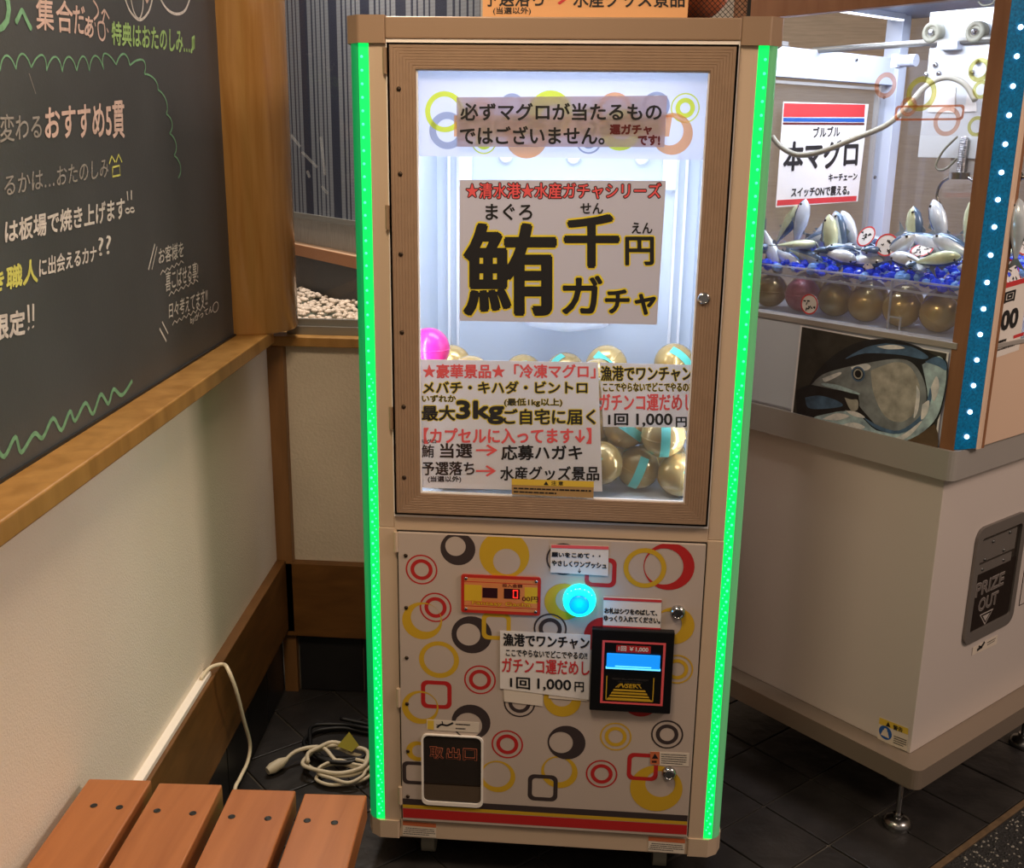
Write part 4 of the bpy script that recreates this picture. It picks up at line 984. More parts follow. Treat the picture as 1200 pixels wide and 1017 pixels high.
sign('poster', 'white half-hidden price poster at the right edge of the window above the gold capsules', FR, [(702.8, 424.7), (813, 427.7), (809.5, 501), (706.8, 500)], -.0052, 'paper_lit',
     [('漁港でワンチャン', (704.3, 429.3, 811, 446.2), 'ink', .0003, 'ink_yel', .001), ('ここでやらないでどこでやるの?!', (706.8, 448.7, 811, 458.6), 'ink', .0001, 'ink_yel', .0005), ('ガチンコ運だめし', (702.8, 461.7, 813, 480.8), 'ink_coral', .0004), ('1回', (713, 484.8, 735.8, 498), 'ink', .0004), ('1,000', (746, 484.8, 787.6, 499.8), 'ink', .0004), ('円', (792.2, 488.8, 804.5, 500.2), 'ink', .0003)])
sign('price_poster', 'white price poster taped to the patterned lower door left of the bill slot', FR, [(586, 738.8), (692, 743.9), (690, 820), (586, 806.7)], .0082, 'paper',
     [('漁港でワンチャン', [(590, 742), (690.5, 746.5), (690.5, 760.5), (590, 756.5)], 'ink', .0004), ('ここでやらないでどこでやるの?!', [(593, 760.5), (688, 764.5), (688, 772.5), (593, 768.5)], 'ink', .0001), ('ガチンコ運だめし', [(588.5, 770.5), (690.5, 775), (690.5, 791), (588.5, 787.5)], 'ink_red', .0003), ('1回', [(598, 793), (621, 794.5), (621, 808), (598, 805.5)], 'ink', .0003), ('1,000', [(630, 795), (669, 797), (669, 810.5), (630, 808.5)], 'ink', .0003), ('円', [(673.5, 799), (684, 799.5), (684, 810.5), (673.5, 810)], 'ink', .0002)])
for (q_, lb) in (([(590, 800), (636, 806), (636, 827.5), (591, 822)], 'blank cream slip under the left bottom of the price poster'), ([(643, 805), (690, 808), (688, 821.5), (643, 818)], 'blank cream slip under the right bottom of the price poster')):
    mb = card(FR, q_, .0074, .0003); tag(obj('paper_slip', mb, 'sticker'), lb, 'paper')
def bars(t, F, q, off, m): plab(obj('band', MB().flat(quad(F, q, off), off, F), m, t), 'red band')
t = sign('instruction_card', 'small white card above the glowing blue button', FR, [(645.5, 638), (713.5, 640), (712.5, 674.8), (645, 670.7)], .0082, 'paper',
     [('願いをこめて・・', [(646.7, 647), (703.5, 649), (703.5, 654.8), (646.7, 652.3)], 'ink', .0002), ('やさしくワンプッシュ', [(646.7, 656.4), (710.5, 659.5), (710.5, 666.3), (646.7, 662.8)], 'ink', .0002), ('↓', (677.4, 666.5, 680.6, 671.5), 'ink', 0)])
bars(t, FR, [(646, 638.3), (713.3, 640.3), (713.2, 644), (646, 642)], .0088, 'ink_coral')
t = sign('instruction_card', 'small white card with red bars above the bill slot', FR, [(707.3, 699), (775.5, 702), (774, 739), (706.6, 735.6)], .0084, 'paper',
     [('お札はシワをのばして、', [(708.5, 712.2), (770, 715.2), (770, 721.5), (708.5, 718.5)], 'ink', .0002), ('ゆっくり入れてください。', [(707.8, 720.7), (773.4, 724), (773.4, 730.7), (707.8, 727.4)], 'ink', .0002)])
bars(t, FR, [(707.3, 700), (775.5, 703), (775.3, 706), (707.2, 703)], .009, 'ink_red'); bars(t, FR, [(706.7, 732.6), (774.2, 736), (774, 739), (706.6, 735.6)], .009, 'ink_red')
t = thing('caution_label', 'brown and yellow caution label at the bottom edge of the window glass', 'label', FR.p(*[0, .003, .715]))
q_ = [(599.6, 561), (696, 564), (695.4, 583.5), (599.6, 579)]
obj('paper', card(FR, q_, .0105), 'st_brown', t)
obj('band', MB().flat(quad(FR, [(599.6, 561), (696, 564), (695.9, 571), (599.6, 568)], .0108), .0108, FR), 'st_yel', t)
m2 = MB(); letters(m2, '注 意', FR, [(646, 563.5), (660, 564), (660, 568.8), (646, 568.3)], .011, 0, bold=.0001); m2.flat([FR.px(637, 568.3, .011), FR.px(643, 568.5, .011), FR.px(640, 563.8, .011)], .011, FR)
fineprint(m2, FR, [(602, 570), (693, 573), (692, 582), (602, 578)], .011, 2, 0, .4, 17)
obj('lettering', m2, 'ink', t)

# sign and mesh basket on top of the machine
TF = Frame((0, .03, 0), (1, 0, 0), (0, -1, 0))
t = thing('orange_lit_sign', 'orange-tinted paper sign standing on top of the machine', 'sign', TF.p(.05, 0, 1.434))
e0 = TF.px(565.5, 16, 0)[0]; e1 = TF.px(806, 12, 0)[0]
obj('paper', MB().box(e0, e1, -.002, 0, 1.4345, 1.56, TF), 'paper_orange_lit', t)
for body, box, m, b_ in [('予選落ち', (567, -14, 637, 7.5), 'ink', .0004), ('(当選以外)', (578, 8.5, 622, 17.5), 'ink', .0002), ('→', (640, -12, 668, 5), 'ink_red', .0004), ('水産グッズ景品', (672, -12, 802, 8.5), 'ink', .0004)]:
    m2 = MB(); letters(m2, body, TF, box, .0006, 0, bold=b_); obj('lettering', m2, m, t)
BF = Frame((0, .10, 0), (1, 0, 0), (0, -1, 0))
bk = thing('mesh_basket', 'black wire mesh basket behind the orange sign on the machine', 'basket', (.19, .16, 1.434))
x0, x1 = BF.px(790, 5)[0], .275
fm = MB().box(x0, x1, 0, .005, 1.435, 1.441, BF).box(x0, x1, 0, .005, 1.55, 1.556, BF).box(x0, x0+.005, 0, .005, 1.441, 1.55, BF).box(x1-.005, x1, 0, .005, 1.441, 1.55, BF).box(x0, x1, -.14, -.001, 1.435, 1.439, BF)
obj('basket_frame', fm, 'mesh_black', bk)
wm = MB(); s_ = .008; n_ = int((x1-x0+.115)/s_)
for i in range(n_):
    for sg_ in (1, -1):
        p = clip([(x0-.115+i*s_, 1.441), (x0-.115+i*s_+.0012, 1.441), (x0+i*s_+.0012, 1.553), (x0+i*s_, 1.553)], x0+.004, x1-.004, 1.441, 1.55)
        if p:
            if sg_ < 0: p = [(x0+x1-a, c) for a, c in p]
            wm.prism(p, .001, .002, BF)
obj('wire_mesh', wm, 'mesh_black', bk)
tag(obj('red_bundle', MB().sphere((.2, .17, 1.50), .055, 16, 10, 0, (1., .8, 1.)).sphere((.15, .18, 1.49), .048, 16, 10, 0, (1., .8, 1.)), 'st_org'), 'dull red rounded bundle inside the mesh basket', 'bundle')

# ================================================================== CLAW MACHINE
cm = thing('claw_machine', 'white claw crane machine with wood trim and teal light strip', 'claw machine', CL.p(-.26, .27, 0))
A0, B1 = -.52, .55
obj('cabinet', MB().box(A0, 0, 0, B1, .165, .71, CL), 'claw_white', cm, bevel=.002)
tr = MB().vprism([(x, y) for x, y in rrect(A0-.045, .045, -.045, B1+.045, .018)], .125, .165, CL)
obj('base_tray', tr, 'claw_tray', cm, bevel=.003)
for (a, b) in ((-.03, -.02), (-.03, .46), (A0-.01, -.02)): obj('base_bracket', MB().box(a, a+.048, b, b+.05, .105, .125, CL), 'claw_tray', cm, bevel=.002)
for (a, b) in ((-.012, .006), (-.008, .486), (A0+.02, .01), (A0+.02, .5)):
    p = CL.p(a, b, 0)
    lf = obj('leveling_foot', MB().lathe([(.026, 0), (.0275, .004), (.0265, .012), (.020, .019), (.009, .022)], p, (0, 0, 1), 24), 'steel', cm)
    obj('foot_stem', MB().cyl((p.x, p.y, .02), (0, 0, 1), .0055, .106, 12).cyl((p.x, p.y, .022), (0, 0, 1), .010, .006, 6), 'chrome', lf)
bd = MB().vprism([(x, y) for x, y in rrect(A0-.02, .024, -.022, B1+.02, .016)], .71, .763, CL)
obj('metal_band', bd, 'claw_band', cm, bevel=.003)
# waist panels between band and glass
obj('side_panel', MB().box(A0, .0, -.012, .0, .763, .936, CL), 'claw_in', cm, bevel=.001)
obj('side_panel', MB().box(A0, -.309, -.0155, -.012, .768, .934, CL), 'white_in', cm, bevel=.001)
obj('front_panel', MB().box(.0, .030, .03, B1, .763, .936, CL), 'claw_peach', cm, bevel=.001)
obj('glass_ledge', MB().box(A0, .0, -.017, .012, .936, .947, CL).box(.012, .034, .03, B1, .936, .944, CL), 'claw_band', cm, bevel=.001)
# chamber floor, ceiling, roof beam
obj('chamber_floor', MB().box(A0+.005, .012, .0, B1-.005, .93, .944, CL), 'claw_in', cm)
rf = MB().box(A0-.01, .03, -.016, B1+.01, 1.545, 1.62, CL)
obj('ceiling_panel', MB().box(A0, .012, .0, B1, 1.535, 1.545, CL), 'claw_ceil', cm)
obj('roof_beam', MB().box(A0-.01, .016, -.016, .004, 1.489, 1.62, CL).box(.016, .034, .03, B1+.01, 1.489, 1.62, CL).box(A0-.01, .016, .004, B1+.01, 1.545, 1.62, CL), 'claw_wood', cm, bevel=.001)
# corner post: wood trim, teal light strip in the chamfer, pale trim
obj('corner_post', MB().vprism([(-.010, -.014), (.016, -.014), (.016, -.008), (-.0, -.004)], .763, 1.489, CL), 'claw_wood', cm)
ls = obj('light_strip', MB().vprism([(.0165, -.013), (.0335, .027), (.022, .03), (.006, -.004)], .765, 1.489, CL), 'teal', cm)
un = (CL.p(.0335, .027, 0)-CL.p(.0165, -.013, 0)); LS = Frame(CL.p(.0165, -.013, 0), un.normalized(), Vector((un.y, -un.x, 0)).normalized())
for i, (x, y) in enumerate([(1199, 32), (1193, 66), (1188, 101), (1182, 135), (1176, 169), (1169, 202), (1168.5, 234), (1162, 266), (1158, 299), (1154, 331), (1150, 362), (1145, 392), (1139, 422), (1135, 452), (1131, 483), (1127, 512)]):
    c = LS.px(x, y, .001)[1]; a = .021
    obj('diode', MB().sphere(LS.p(a, .0015, c), .0040, 10, 7, 0, (1, 1, 1)), 'led_white', ls)
obj('corner_trim', MB().vprism([(.0338, .0275), (.036, .032), (.036, .041), (.024, .041), (.024, .030)], .763, 1.489, CL), 'claw_peach', cm)
obj('corner_trim', MB().vprism([(.036, .0415), (.0365, .0495), (.024, .0495), (.024, .0415)], .763, 1.489, CL), 'claw_wood', cm)
# glass
obj('side_glass', MB().box(A0+.01, -.010, -.004, -.001, .947, 1.489, CL), 'glass', cm)
obj('front_glass', MB().box(.026, .029, .05, B1-.01, .944, 1.489, CL), 'glass', cm)
a, c = CB.px(1193.5, 207, .03)
obj('bolt', MB().lathe([(.008, 0), (.008, .004), (.004, .007), (.004, .011)], CB.p(a, .03, c), Av, 6), 'steel', cm)
# rear wall of the chamber: white header beam, post, glass
RP = Frame(CL.p(-.505, 0, 0), Bv, Av)
obj('rear_frame', MB().box(.0, .47, 0, .02, 1.392, 1.448, RP).box(.0, .04, 0, .02, .944, 1.392, RP), 'claw_in', cm, bevel=.001)
obj('rear_post', MB().box(.47, .50, -.01, .03, .944, 1.535, RP).box(.503, .53, -.01, .012, .944, 1.535, RP), 'claw_in', cm, bevel=.001)
obj('rear_glass', MB().box(.04, .47, .004, .007, .944, 1.392, RP), 'acrylic', cm)
obj('rear_glass_frame', MB().box(.43, .437, .004, .014, .944, 1.392, RP).box(.04, .43, .004, .014, 1.38, 1.386, RP), 'claw_band', cm)
obj('far_glass', MB().box(A0+.02, .01, B1-.006, B1-.003, .944, 1.535, CL), 'acrylic', cm)
for (x, y) in [(1044, 114), (1033, 208), (1062, 84), (1008, 70)]:
    a, c = RP.px(x, y, .03); obj('screw', MB().lathe([(.004, 0), (.003, .003)], RP.p(a, .0125 if x > 1010 else .02, c), RP.n, 10), 'steel', cm)
# LED bars on the ceiling
for (b0, b1, a) in ((.18, .46, -.47), (.50, .53, -.30), (.1, .5, -.1)):
    lb_ = obj('ceiling_light', MB().box(a-.006, a+.006, b0, b1, 1.524, 1.535, CL), 'claw_in', cm)
    d = MB(); n = int((b1-b0)/.014)
    for i in range(n): d.box(a-.004, a+.004, b0+i*.014+.003, b0+i*.014+.012, 1.521, 1.524, CL)
    obj('diode_row', d, 'led_lamp', lb_)['kind'] = 'stuff'
area('claw_lamp', CL.p(-.30, .30, 1.52), CL.p(-.30, .3, .9), .30, 2.6, (226, 236, 255), .30)
obj('ceiling_light', MB().box(-.49, -.03, .012, .026, 1.512, 1.530, CL), 'led_lamp', cm)  # unseen glowing bar, added together with the fill lamp that follows
eb = area('claw_edge_fill', CL.p(-.26, .03, 1.505), CL.p(-.26, .22, 1.15), .02, 2.2, (230, 238, 255), .44)  # added fill to brighten carriage and fish, no visible source
_z = -(CL.p(-.26, .22, 1.15)-CL.p(-.26, .03, 1.505)).normalized(); _y = Av; _x = _y.cross(_z).normalized()
eb.rotation_euler = Matrix((_x, _y, _z)).transposed().to_euler()
# gantry
GB = .2
GP = Frame(CL.p(0, GB, 0), Av, -Bv)       # plane of the carriage, n towards the left side
def g(x, y, n=0.): return GP.px(x, y, n)
ga, gc = g(915, 62); gb, gd = g(1165, 47)
obj('gantry_rail', MB().cyl(GP.p(-.50, 0, gc), Av, .006, .50, 14), 'rail', cm)
obj('rail_mount', MB().cyl(GP.p(*[ga, -.012, gc]), -Bv, .018, .024, 18).box(ga-.02, ga+.01, -.01, .01, gc-.01, gc+.022, GP), 'claw_band', cm)
pa, pz1_ = g(1086, 62); pb_, pz0_ = g(1153, 130)
cr = obj('carriage', MB().box(pa, pb_+.006, -.012, -.008, g(1100, 185)[1], gc-.004, GP), 'carriage', cm, bevel=.0008)
obj('carriage_beam', MB().box(g(1085, 0)[0], g(1170, 0)[0], -.03, -.02, g(1100, 50)[1], g(1100, 12)[1], GP), 'carriage', cr)
for (x, y) in ((1090, 38), (1141, 37)):
    a, c = g(x, y, .01); w = obj('wheel', MB().lathe([(.017, -.012), (.0185, -.01), (.0185, .006), (.0165, .009), (.011, .009), (.010, .005)], GP.p(a, 0, c), GP.n, 26), 'wheel', cr)
    obj('hub', MB().lathe([(.006, .0), (.006, .010), (.003, .012)], GP.p(a, 0, c), GP.n, 12), 'chrome', w)
a0_, c0_ = g(1098, 59, .01); a1_, c1_ = g(1123, 48, .01)
obj('slide_block', MB().box(a0_, a1_, -.012, .012, c0_, c1_, GP), 'claw_in', cr, bevel=.001)
a0_, c0_ = g(1161, 62, .01); a1_, c1_ = g(1172, 38, .01)
obj('end_block', MB().box(a0_, min(a1_, -.02), -.012, .01, c0_, c1_, GP), 'claw_in', cr, bevel=.001)
for (x, y) in ((1094, 76), (1144, 73), (1098, 86), (1137, 85), (1083, 88), (1155, 88)):
    a, c = g(x, y); obj('bolt', MB().lathe([(.0055, 0), (.0055, .003), (.0025, .005)], GP.p(a, -.008, c), GP.n, 8), 'chrome', cr)
for (pts) in ([(1085, 131), (1092, 104), (1118, 102), (1116, 132)], [(1128, 131), (1133, 99), (1141, 112), (1142, 130)]):
    obj('printed_plate', MB().prism([g(*p) for p in pts], -.0078, -.006, GP), 'paper', cr)
M['yelfilm'] = glassy('yelfilm', (230, 224, 110), refl=.02, haze=.35, hazecol=(220, 210, 60))
# winch drum with claw below
a, c = g(1067, 71); obj('winch_drum', MB().cyl(GP.p(a-.02, 0, c), Av, .011, .032, 18).box(a-.034, a-.02, -.012, .012, c-.012, c+.012, GP), 'claw_in', cr)
sa, s1 = g(1130, 160); _, s0 = g(1127, 202)
clw = obj('claw_column', MB().box(sa-.028, sa+.03, -.03, -.012, s0-.004, g(1130, 132)[1], GP), 'claw_band', cr)
spr = [GP.p(sa+.0075*math.cos(t*.9), .0075*math.sin(t*.9)-.002, s0+(s1-s0)*t/110) for t in range(111)]
obj('spring', MB().tube(spr, .0014, 5, 0, 2), 'chrome', clw)
obj('claw_hub', MB().cyl(GP.p(sa, 0, s0-.012), (0, 0, 1), .018, .012, 18), 'steel', clw)
for sgn in (-1, 1):
    obj('claw_arm', MB().tube([GP.p(sa+sgn*.012, 0, s0-.006), GP.p(sa+sgn*.034, 0, s0-.020), GP.p(sa+sgn*.040, 0, s0-.045), GP.p(sa+sgn*.024, 0, s0-.068)], .0028, 6), 'steel', clw)
# cables inside
pts = [(905, 160), (915, 172), (935, 181.5), (962, 178), (1000, 163), (1038, 147), (1062, 126), (1085, 101), (1108, 91), (1130, 98), (1143, 118)]
tb_ = MB().tube([GP.p(*((lambda q, n: (q[0], n, q[1]))(g(x, y, n), n))) for (x, y), n in zip(pts, [.165, .16, .15, .14, .125, .105, .085, .055, .035, .03, .03])], .0052, 10)
plab(obj('curved_cable', tb_, 'cable_grey', cm), 'thick grey-green cable sweeping across')
pts = [(1122, 160), (1106, 176), (1097, 192), (1100, 199), (1110, 197), (1122, 185)]
obj('looped_wire', MB().tube([GP.p(*((lambda q: (q[0], .006, q[1]))(g(x, y, .006)))) for x, y in pts], .0022, 8), 'wheel', cm)
pts = [(1147, 2), (1152, 6), (1161, 5), (1167, 0)]
obj('looped_wire', MB().tube([GP.p(*((lambda q: (q[0], .006, q[1]))(g(x, y, .006)))) for x, y in pts], .0018, 8), 'wheel', cm)
# printed film on the far glass (rings and logo, faint)
FG = Frame(CL.p(0, .0005, 0), Av, -Bv)
M['film'] = glassy('film', (250, 250, 252), refl=.02, haze=.12, hazecol=(210, 214, 222))
M['f_yel'] = glassy('f_yel', (230, 226, 150), refl=0, haze=.25, hazecol=(200, 190, 50)); M['f_org'] = glassy('f_org', (240, 205, 185), refl=0, haze=.25, hazecol=(226, 140, 90))
ff = obj('logo_film', MB().flat([FG.px(1064, 158), FG.px(1148, 160), FG.px(1158, 72), FG.px(1066, 70)], 0, FG), 'film', cm)
for (x, y, r, ri, m) in ((1038, 100, 13, 8, 'f_org'), (1110, 142, 16, 11, 'f_org'), (1150, 105, 10, 6, 'f_yel'), (1148, 82, 13, 8, 'f_yel'), (1145, 148, 11, 7, 'f_yel'), (1080, 110, 18, 12, 'f_yel'), (1065, 125, 10, 6, 'f_org')):
    a, c = FG.px(x, y); rr = FG.px(x+r, y)[0]-a; ii = FG.px(x+ri, y)[0]-a
    obj('printed_ring', MB().band(circ(a, c, rr), circ(a, c, ii), .001, FG), m, ff)
obj('logo_band', MB().solidband(*[rrect(*sorted((FG.px(1063+d, 0)[0], FG.px(1146-d, 0)[0])), FG.px(1100, 141-d)[1], FG.px(1100, 123+d)[1], .006) for d in (0, 2.5)], .0008, .001, FG), 'f_org', ff)
# prize door on the front
q = quad(CB, [(1146, 624), (1202, 600), (1186, 730), (1126, 757)], .004)
b0, b1, z0, z1 = .136, .322, .345, .583
pd = obj('prize_door', MB().solidband(rrect(b0, b1, z0, z1, .024), rrect(b0+.017, b1-.017, z0+.022, z1-.022, .008), -.002, .006, CB), 'prize_frame', cm)
obj('door_well', MB().box(b0+.014, b1-.014, .0002, .0012, z0+.020, z1-.020, CB), 'flap', pd)
obj('clear_flap', MB().box(b0+.018, b1-.018, .0012, .0026, z0+.024, z0+.145, CB), 'smoke', pd)
obj('metal_baffle', MB().box(b0+.020, b1-.03, .0012, .0024, z0+.165, z1-.030, CB).box(b0+.018, b1-.04, .0012, .003, z0+.142, z0+.160, CB), 'prize_frame', pd)
for (u, v) in ((.2, .63), (.62, .63), (.35, .84), (.68, .86), (.22, .71), (.6, .72)):
    obj('screw', MB().lathe([(.0035, 0), (.002, .0025)], CB.p(b0+(b1-b0)*u, .003, z0+(z1-z0)*v), CB.n, 8), 'steel', pd)
lt = MB(); w_ = b1-b0
letters(lt, 'PRIZE', CB, [(b0+w_*.14, z0+.122), (b0+w_*.70, z0+.122), (b0+w_*.70, z0+.096), (b0+w_*.14, z0+.096)], .0031, 0, bold=.0002, outline=.0014, omi=1, plane_quad=True)
letters(lt, 'OUT', CB, [(b0+w_*.24, z0+.086), (b0+w_*.62, z0+.086), (b0+w_*.62, z0+.060), (b0+w_*.24, z0+.060)], .0031, 0, bold=.0002, outline=.0014, omi=1, plane_quad=True)
M['etch'] = mat('etch', (176, 168, 164), .5); M['etch_dk'] = mat('etch_dk', (104, 96, 92), .5)
cx_ = b0+w_*.42
lt.band([(cx_-.026, z0+.052), (cx_+.026, z0+.052), (cx_, z0+.024)], [(cx_-.021, z0+.0495), (cx_+.021, z0+.0495), (cx_, z0+.0275)], .0031, CB, 1).flat([(cx_-.013, z0+.046), (cx_+.013, z0+.046), (cx_, z0+.032)], .0031, CB, 1)
obj('lettering', lt, ['etch_dk', 'etch'], pd)
def stk(q, F, off): return card(F, q, off)
s4 = [(1140, 759), (1169, 744), (1168, 754.5), (1139, 768)]
hp = MB(); hp.stroke([CB.px(x, y, .0013) for x, y in [(1145, 762), (1150, 758), (1154, 752)]], .006, .0013, CB); hp.stroke([CB.px(x, y, .0013) for x, y in [(1147, 757), (1151, 759)]], .004, .0013, CB)
fineprint(hp, CB, [(1157, 752), (1167, 746.5), (1167, 751), (1157, 757)], .0013, 2, 0, .35, 4)
s = obj('warning_sticker', stk(s4, CB, .001), 'sticker', cm); obj('print', hp, 'ink', s)
obj('panel_seam', MB().box(.352, .3535, .0002, .001, .37, .60, CB).box(.352, .53, .0002, .001, .37, .3712, CB), 'gap', cm)
# base warning sticker on the side
s4 = [(1030.5, 839.5), (1065, 853), (1062.5, 880.5), (1028, 866)]
s = obj('warning_sticker', stk(s4, CA, .001), 'sticker', cm)
obj('band', MB().flat(quad(CA, [(1030.8, 840.5), (1064.5, 853.7), (1064, 861), (1030, 848)], .0014), .0014, CA), 'st_yel', s)
a, c = CA.px(1037.5, 858.5, .0015); r_ = CA.px(1045.5, 858.5, .0015)[0]-a
obj('print', MB().flat(circ(a, c, r_), .0015, CA), 'st_blue', s)
obj('print', MB().flat([(a-.009, c-.008), (a+.009, c-.008), (a+.005, c+.004), (a-.005, c+.004)], .0018, CA).flat(circ(a, c+.006, .0035, 12), .0018, CA), 'sticker', s)
lt = MB(); letters(lt, '警告', CA, [(1047, 849), (1058, 853), (1057.5, 858.5), (1046.5, 854.5)], .0018, 0, bold=.0002); lt.flat([CA.px(1038, 850.5, .0018), CA.px(1043.5, 852.3, .0018), CA.px(1041, 845.5, .0018)], .0018, CA)
fineprint(lt, CA, [(1047.5, 861), (1062.5, 866.5), (1061.5, 877), (1046.5, 871)], .0018, 4, 0, .4, 5); obj('print', lt, 'ink', s)

# tuna photograph on the side
PO = .0175
ph = thing('fish_photo', 'framed close-up photograph of a tuna head on the side of the claw machine', 'photo', CA.p(-.155, PO, .735))
q4 = [(938, 381), (1112, 413), (1093.5, 546.5), (925, 502)]
def inset(q, t):
    cx = sum(p[0] for p in q)/4; cy = sum(p[1] for p in q)/4; return [(p[0]+(cx-p[0])*t, p[1]+(cy-p[1])*t) for p in q]
obj('white_border', card(CA, q4, PO, .0015), 'white_knob', ph)
obj('print', MB().flat(quad(CA, inset(q4, .025), PO+.0002), PO+.0002, CA), 'photo_dark', ph)
def ppx(x, y): return (880+x*.3344, 220+y*.3344)     # crop coordinates used while reading the photograph
def shape(pts, n, m, sm=True):
    P = [Vector((*CA.px(*ppx(x, y), PO+n), 0)) for x, y in pts]
    if sm: P = smooth(P+[P[0]], 4)[:-1]
    mb = MB().flat([(p.x, p.y) for p in P], PO+n, CA)
    obj('print', mb, m, ph)
shape([(205, 690), (235, 640), (300, 580), (380, 540), (470, 530), (570, 550), (640, 585), (688, 612), (676, 740), (640, 830), (520, 890), (430, 915), (250, 870), (185, 830), (160, 760), (162, 710)], .0004, 'tuna_dark')
shape([(300, 850), (430, 915), (560, 975), (635, 975), (655, 860), (600, 800), (480, 880)], .0003, 'tuna_brown')
shape([(212, 690), (250, 655), (320, 632), (400, 615), (500, 600), (560, 610), (600, 660), (615, 730), (600, 800), (540, 850), (470, 860), (410, 800), (378, 760), (372, 722), (300, 708)], .0006, 'tuna_grey')
shape([(420, 640), (500, 612), (555, 625), (590, 690), (585, 770), (530, 820), (470, 800), (430, 720)], .0007, 'tuna_grey2')
shape([(470, 545), (560, 556), (620, 590), (600, 600), (520, 585), (400, 580), (330, 600), (400, 560)], .0007, 'tuna_blue')
shape([(600, 620), (660, 590), (685, 640), (672, 740), (640, 820), (560, 880), (430, 915), (520, 860), (590, 810), (620, 740)], .0007, 'tuna_lite')
shape([(610, 610), (650, 592), (682, 610), (684, 640), (655, 625)], .0008, 'tuna_blue')
shape([(185, 838), (230, 798), (300, 775), (370, 790), (440, 850), (520, 860), (470, 900), (420, 915), (300, 880), (210, 862)], .0008, 'tuna_lite')
shape([(160, 708), (240, 698), (330, 716), (374, 732), (372, 775), (300, 785), (215, 805), (180, 830), (160, 780)], .0009, 'tuna_mouth')
shape([(190, 735), (240, 728), (300, 745), (320, 765), (250, 775), (200, 770)], .0010, 'tuna_blue')
shape([(328, 735), (352, 742), (374, 744), (374, 776), (350, 780)], .0012, 'tuna_grey2')
shape([(248, 684), (300, 690), (372, 716), (374, 724), (300, 706), (250, 692)], .0011, 'tuna_lite')
for pts in ([(250, 668), (310, 646), (312, 656), (262, 680)], [(330, 780), (372, 786), (400, 806), (360, 800)], [(250, 810), (300, 790), (345, 800), (300, 815)], [(300, 835), (360, 822), (400, 840), (350, 850)], [(230, 840), (280, 835), (300, 850), (250, 856)], [(365, 860), (430, 866), (455, 886), (400, 884)],
            [(470, 890), (540, 860), (600, 815), (560, 866), (500, 900)], [(630, 700), (650, 660), (660, 700), (640, 750)], [(580, 690), (592, 720), (586, 780), (570, 806), (578, 740)], [(600, 760), (625, 745), (618, 790), (596, 812)], [(350, 628), (400, 616), (420, 626), (405, 640), (360, 640)], [(440, 556), (500, 550), (540, 562), (480, 566)]):
    shape(pts, .0013, 'tuna_white')
shape([(390, 800), (440, 845), (520, 862), (600, 815), (632, 740), (628, 700), (618, 740), (592, 800), (520, 850), (450, 835)], .00125, 'tuna_blue')
a, c = CA.px(*ppx(377, 652), PO)
for r_, m_ in ((.0140, 'tuna_blue'), (.0112, 'tuna_dark'), (.0095, 'tuna_grey2'), (.0068, 'ink')):
    obj('print', MB().flat(circ(a, c, r_, 24), PO+.0014+(.014-r_)*.02, CA), m_, ph)

# cards on the claw machine
t = sign('keychain_sign', 'white card with red and blue bands inside the claw machine', RP, [(918, 119), (1018, 122), (1005, 236), (909, 243)], .024, 'paper',
    [('ブルブル', [(953.5, 149), (984.5, 148), (984, 159.5), (953, 161)], 'ink', .0003), ('本マグロ', [(920, 167), (1006, 164.5), (1004, 195), (918, 200)], 'ink', .0016), ('キーチェーン', [(971.5, 204), (1005, 202.5), (1004, 210.5), (971, 212.5)], 'ink', .0003), ('スイッチONで震える。', [(928, 220.5), (996, 217.5), (995, 228), (927, 231)], 'ink', .0004)])
for q_, m in (([(919, 121), (1014, 122.5), (1013, 137), (918, 137)], 'ink_red'), ([(918, 138), (1013, 138.5), (1013, 143), (918, 142.5)], 'st_blue'), ([(917.5, 143.5), (1013, 144), (1013, 146.5), (917.5, 146)], 'ink_dkred'), ([(911, 234.5), (1004, 229.5), (1003.5, 235.5), (910.5, 241)], 'ink_red')):
    obj('band', MB().flat(quad(RP, q_, .0245), .0245, RP), m, t)
t = sign('price_card', 'white price card with red edges on the front of the claw machine', CB, [(1170.5, 334), (1206, 324), (1194, 410), (1156, 423)], .031, 'paper',
    [('1回', [(1173, 345), (1190.5, 339.5), (1188.5, 351.5), (1171.5, 357)], 'ink', .0008), ('¥', [(1160.5, 373), (1166.5, 371), (1164.5, 384), (1159, 386)], 'ink', .0004), ('100', [(1168.5, 368), (1194, 360.5), (1191.5, 382), (1166, 389)], 'ink', .0016)])
for q_, m in (([(1170.5, 334), (1206, 324), (1205, 330), (1169.7, 340.5)], 'ink_red'), ([(1188, 393), (1200, 389), (1199.5, 393), (1187.5, 397)], 'ink_red')):
    obj('band', MB().flat(quad(CB, q_, .0315), .0315, CB), m, t)
obj('fine_print', fineprint(MB(), CB, [(1161, 401), (1186, 393), (1185, 399), (1160, 407)], .0315, 1, 0, .5, 5), 'ink', t)
obj('fine_print', fineprint(MB(), CB, [(1158, 412), (1196, 400), (1195, 404), (1157, 416)], .0315, 1, 0, .5, 6), 'ink_soft', t)

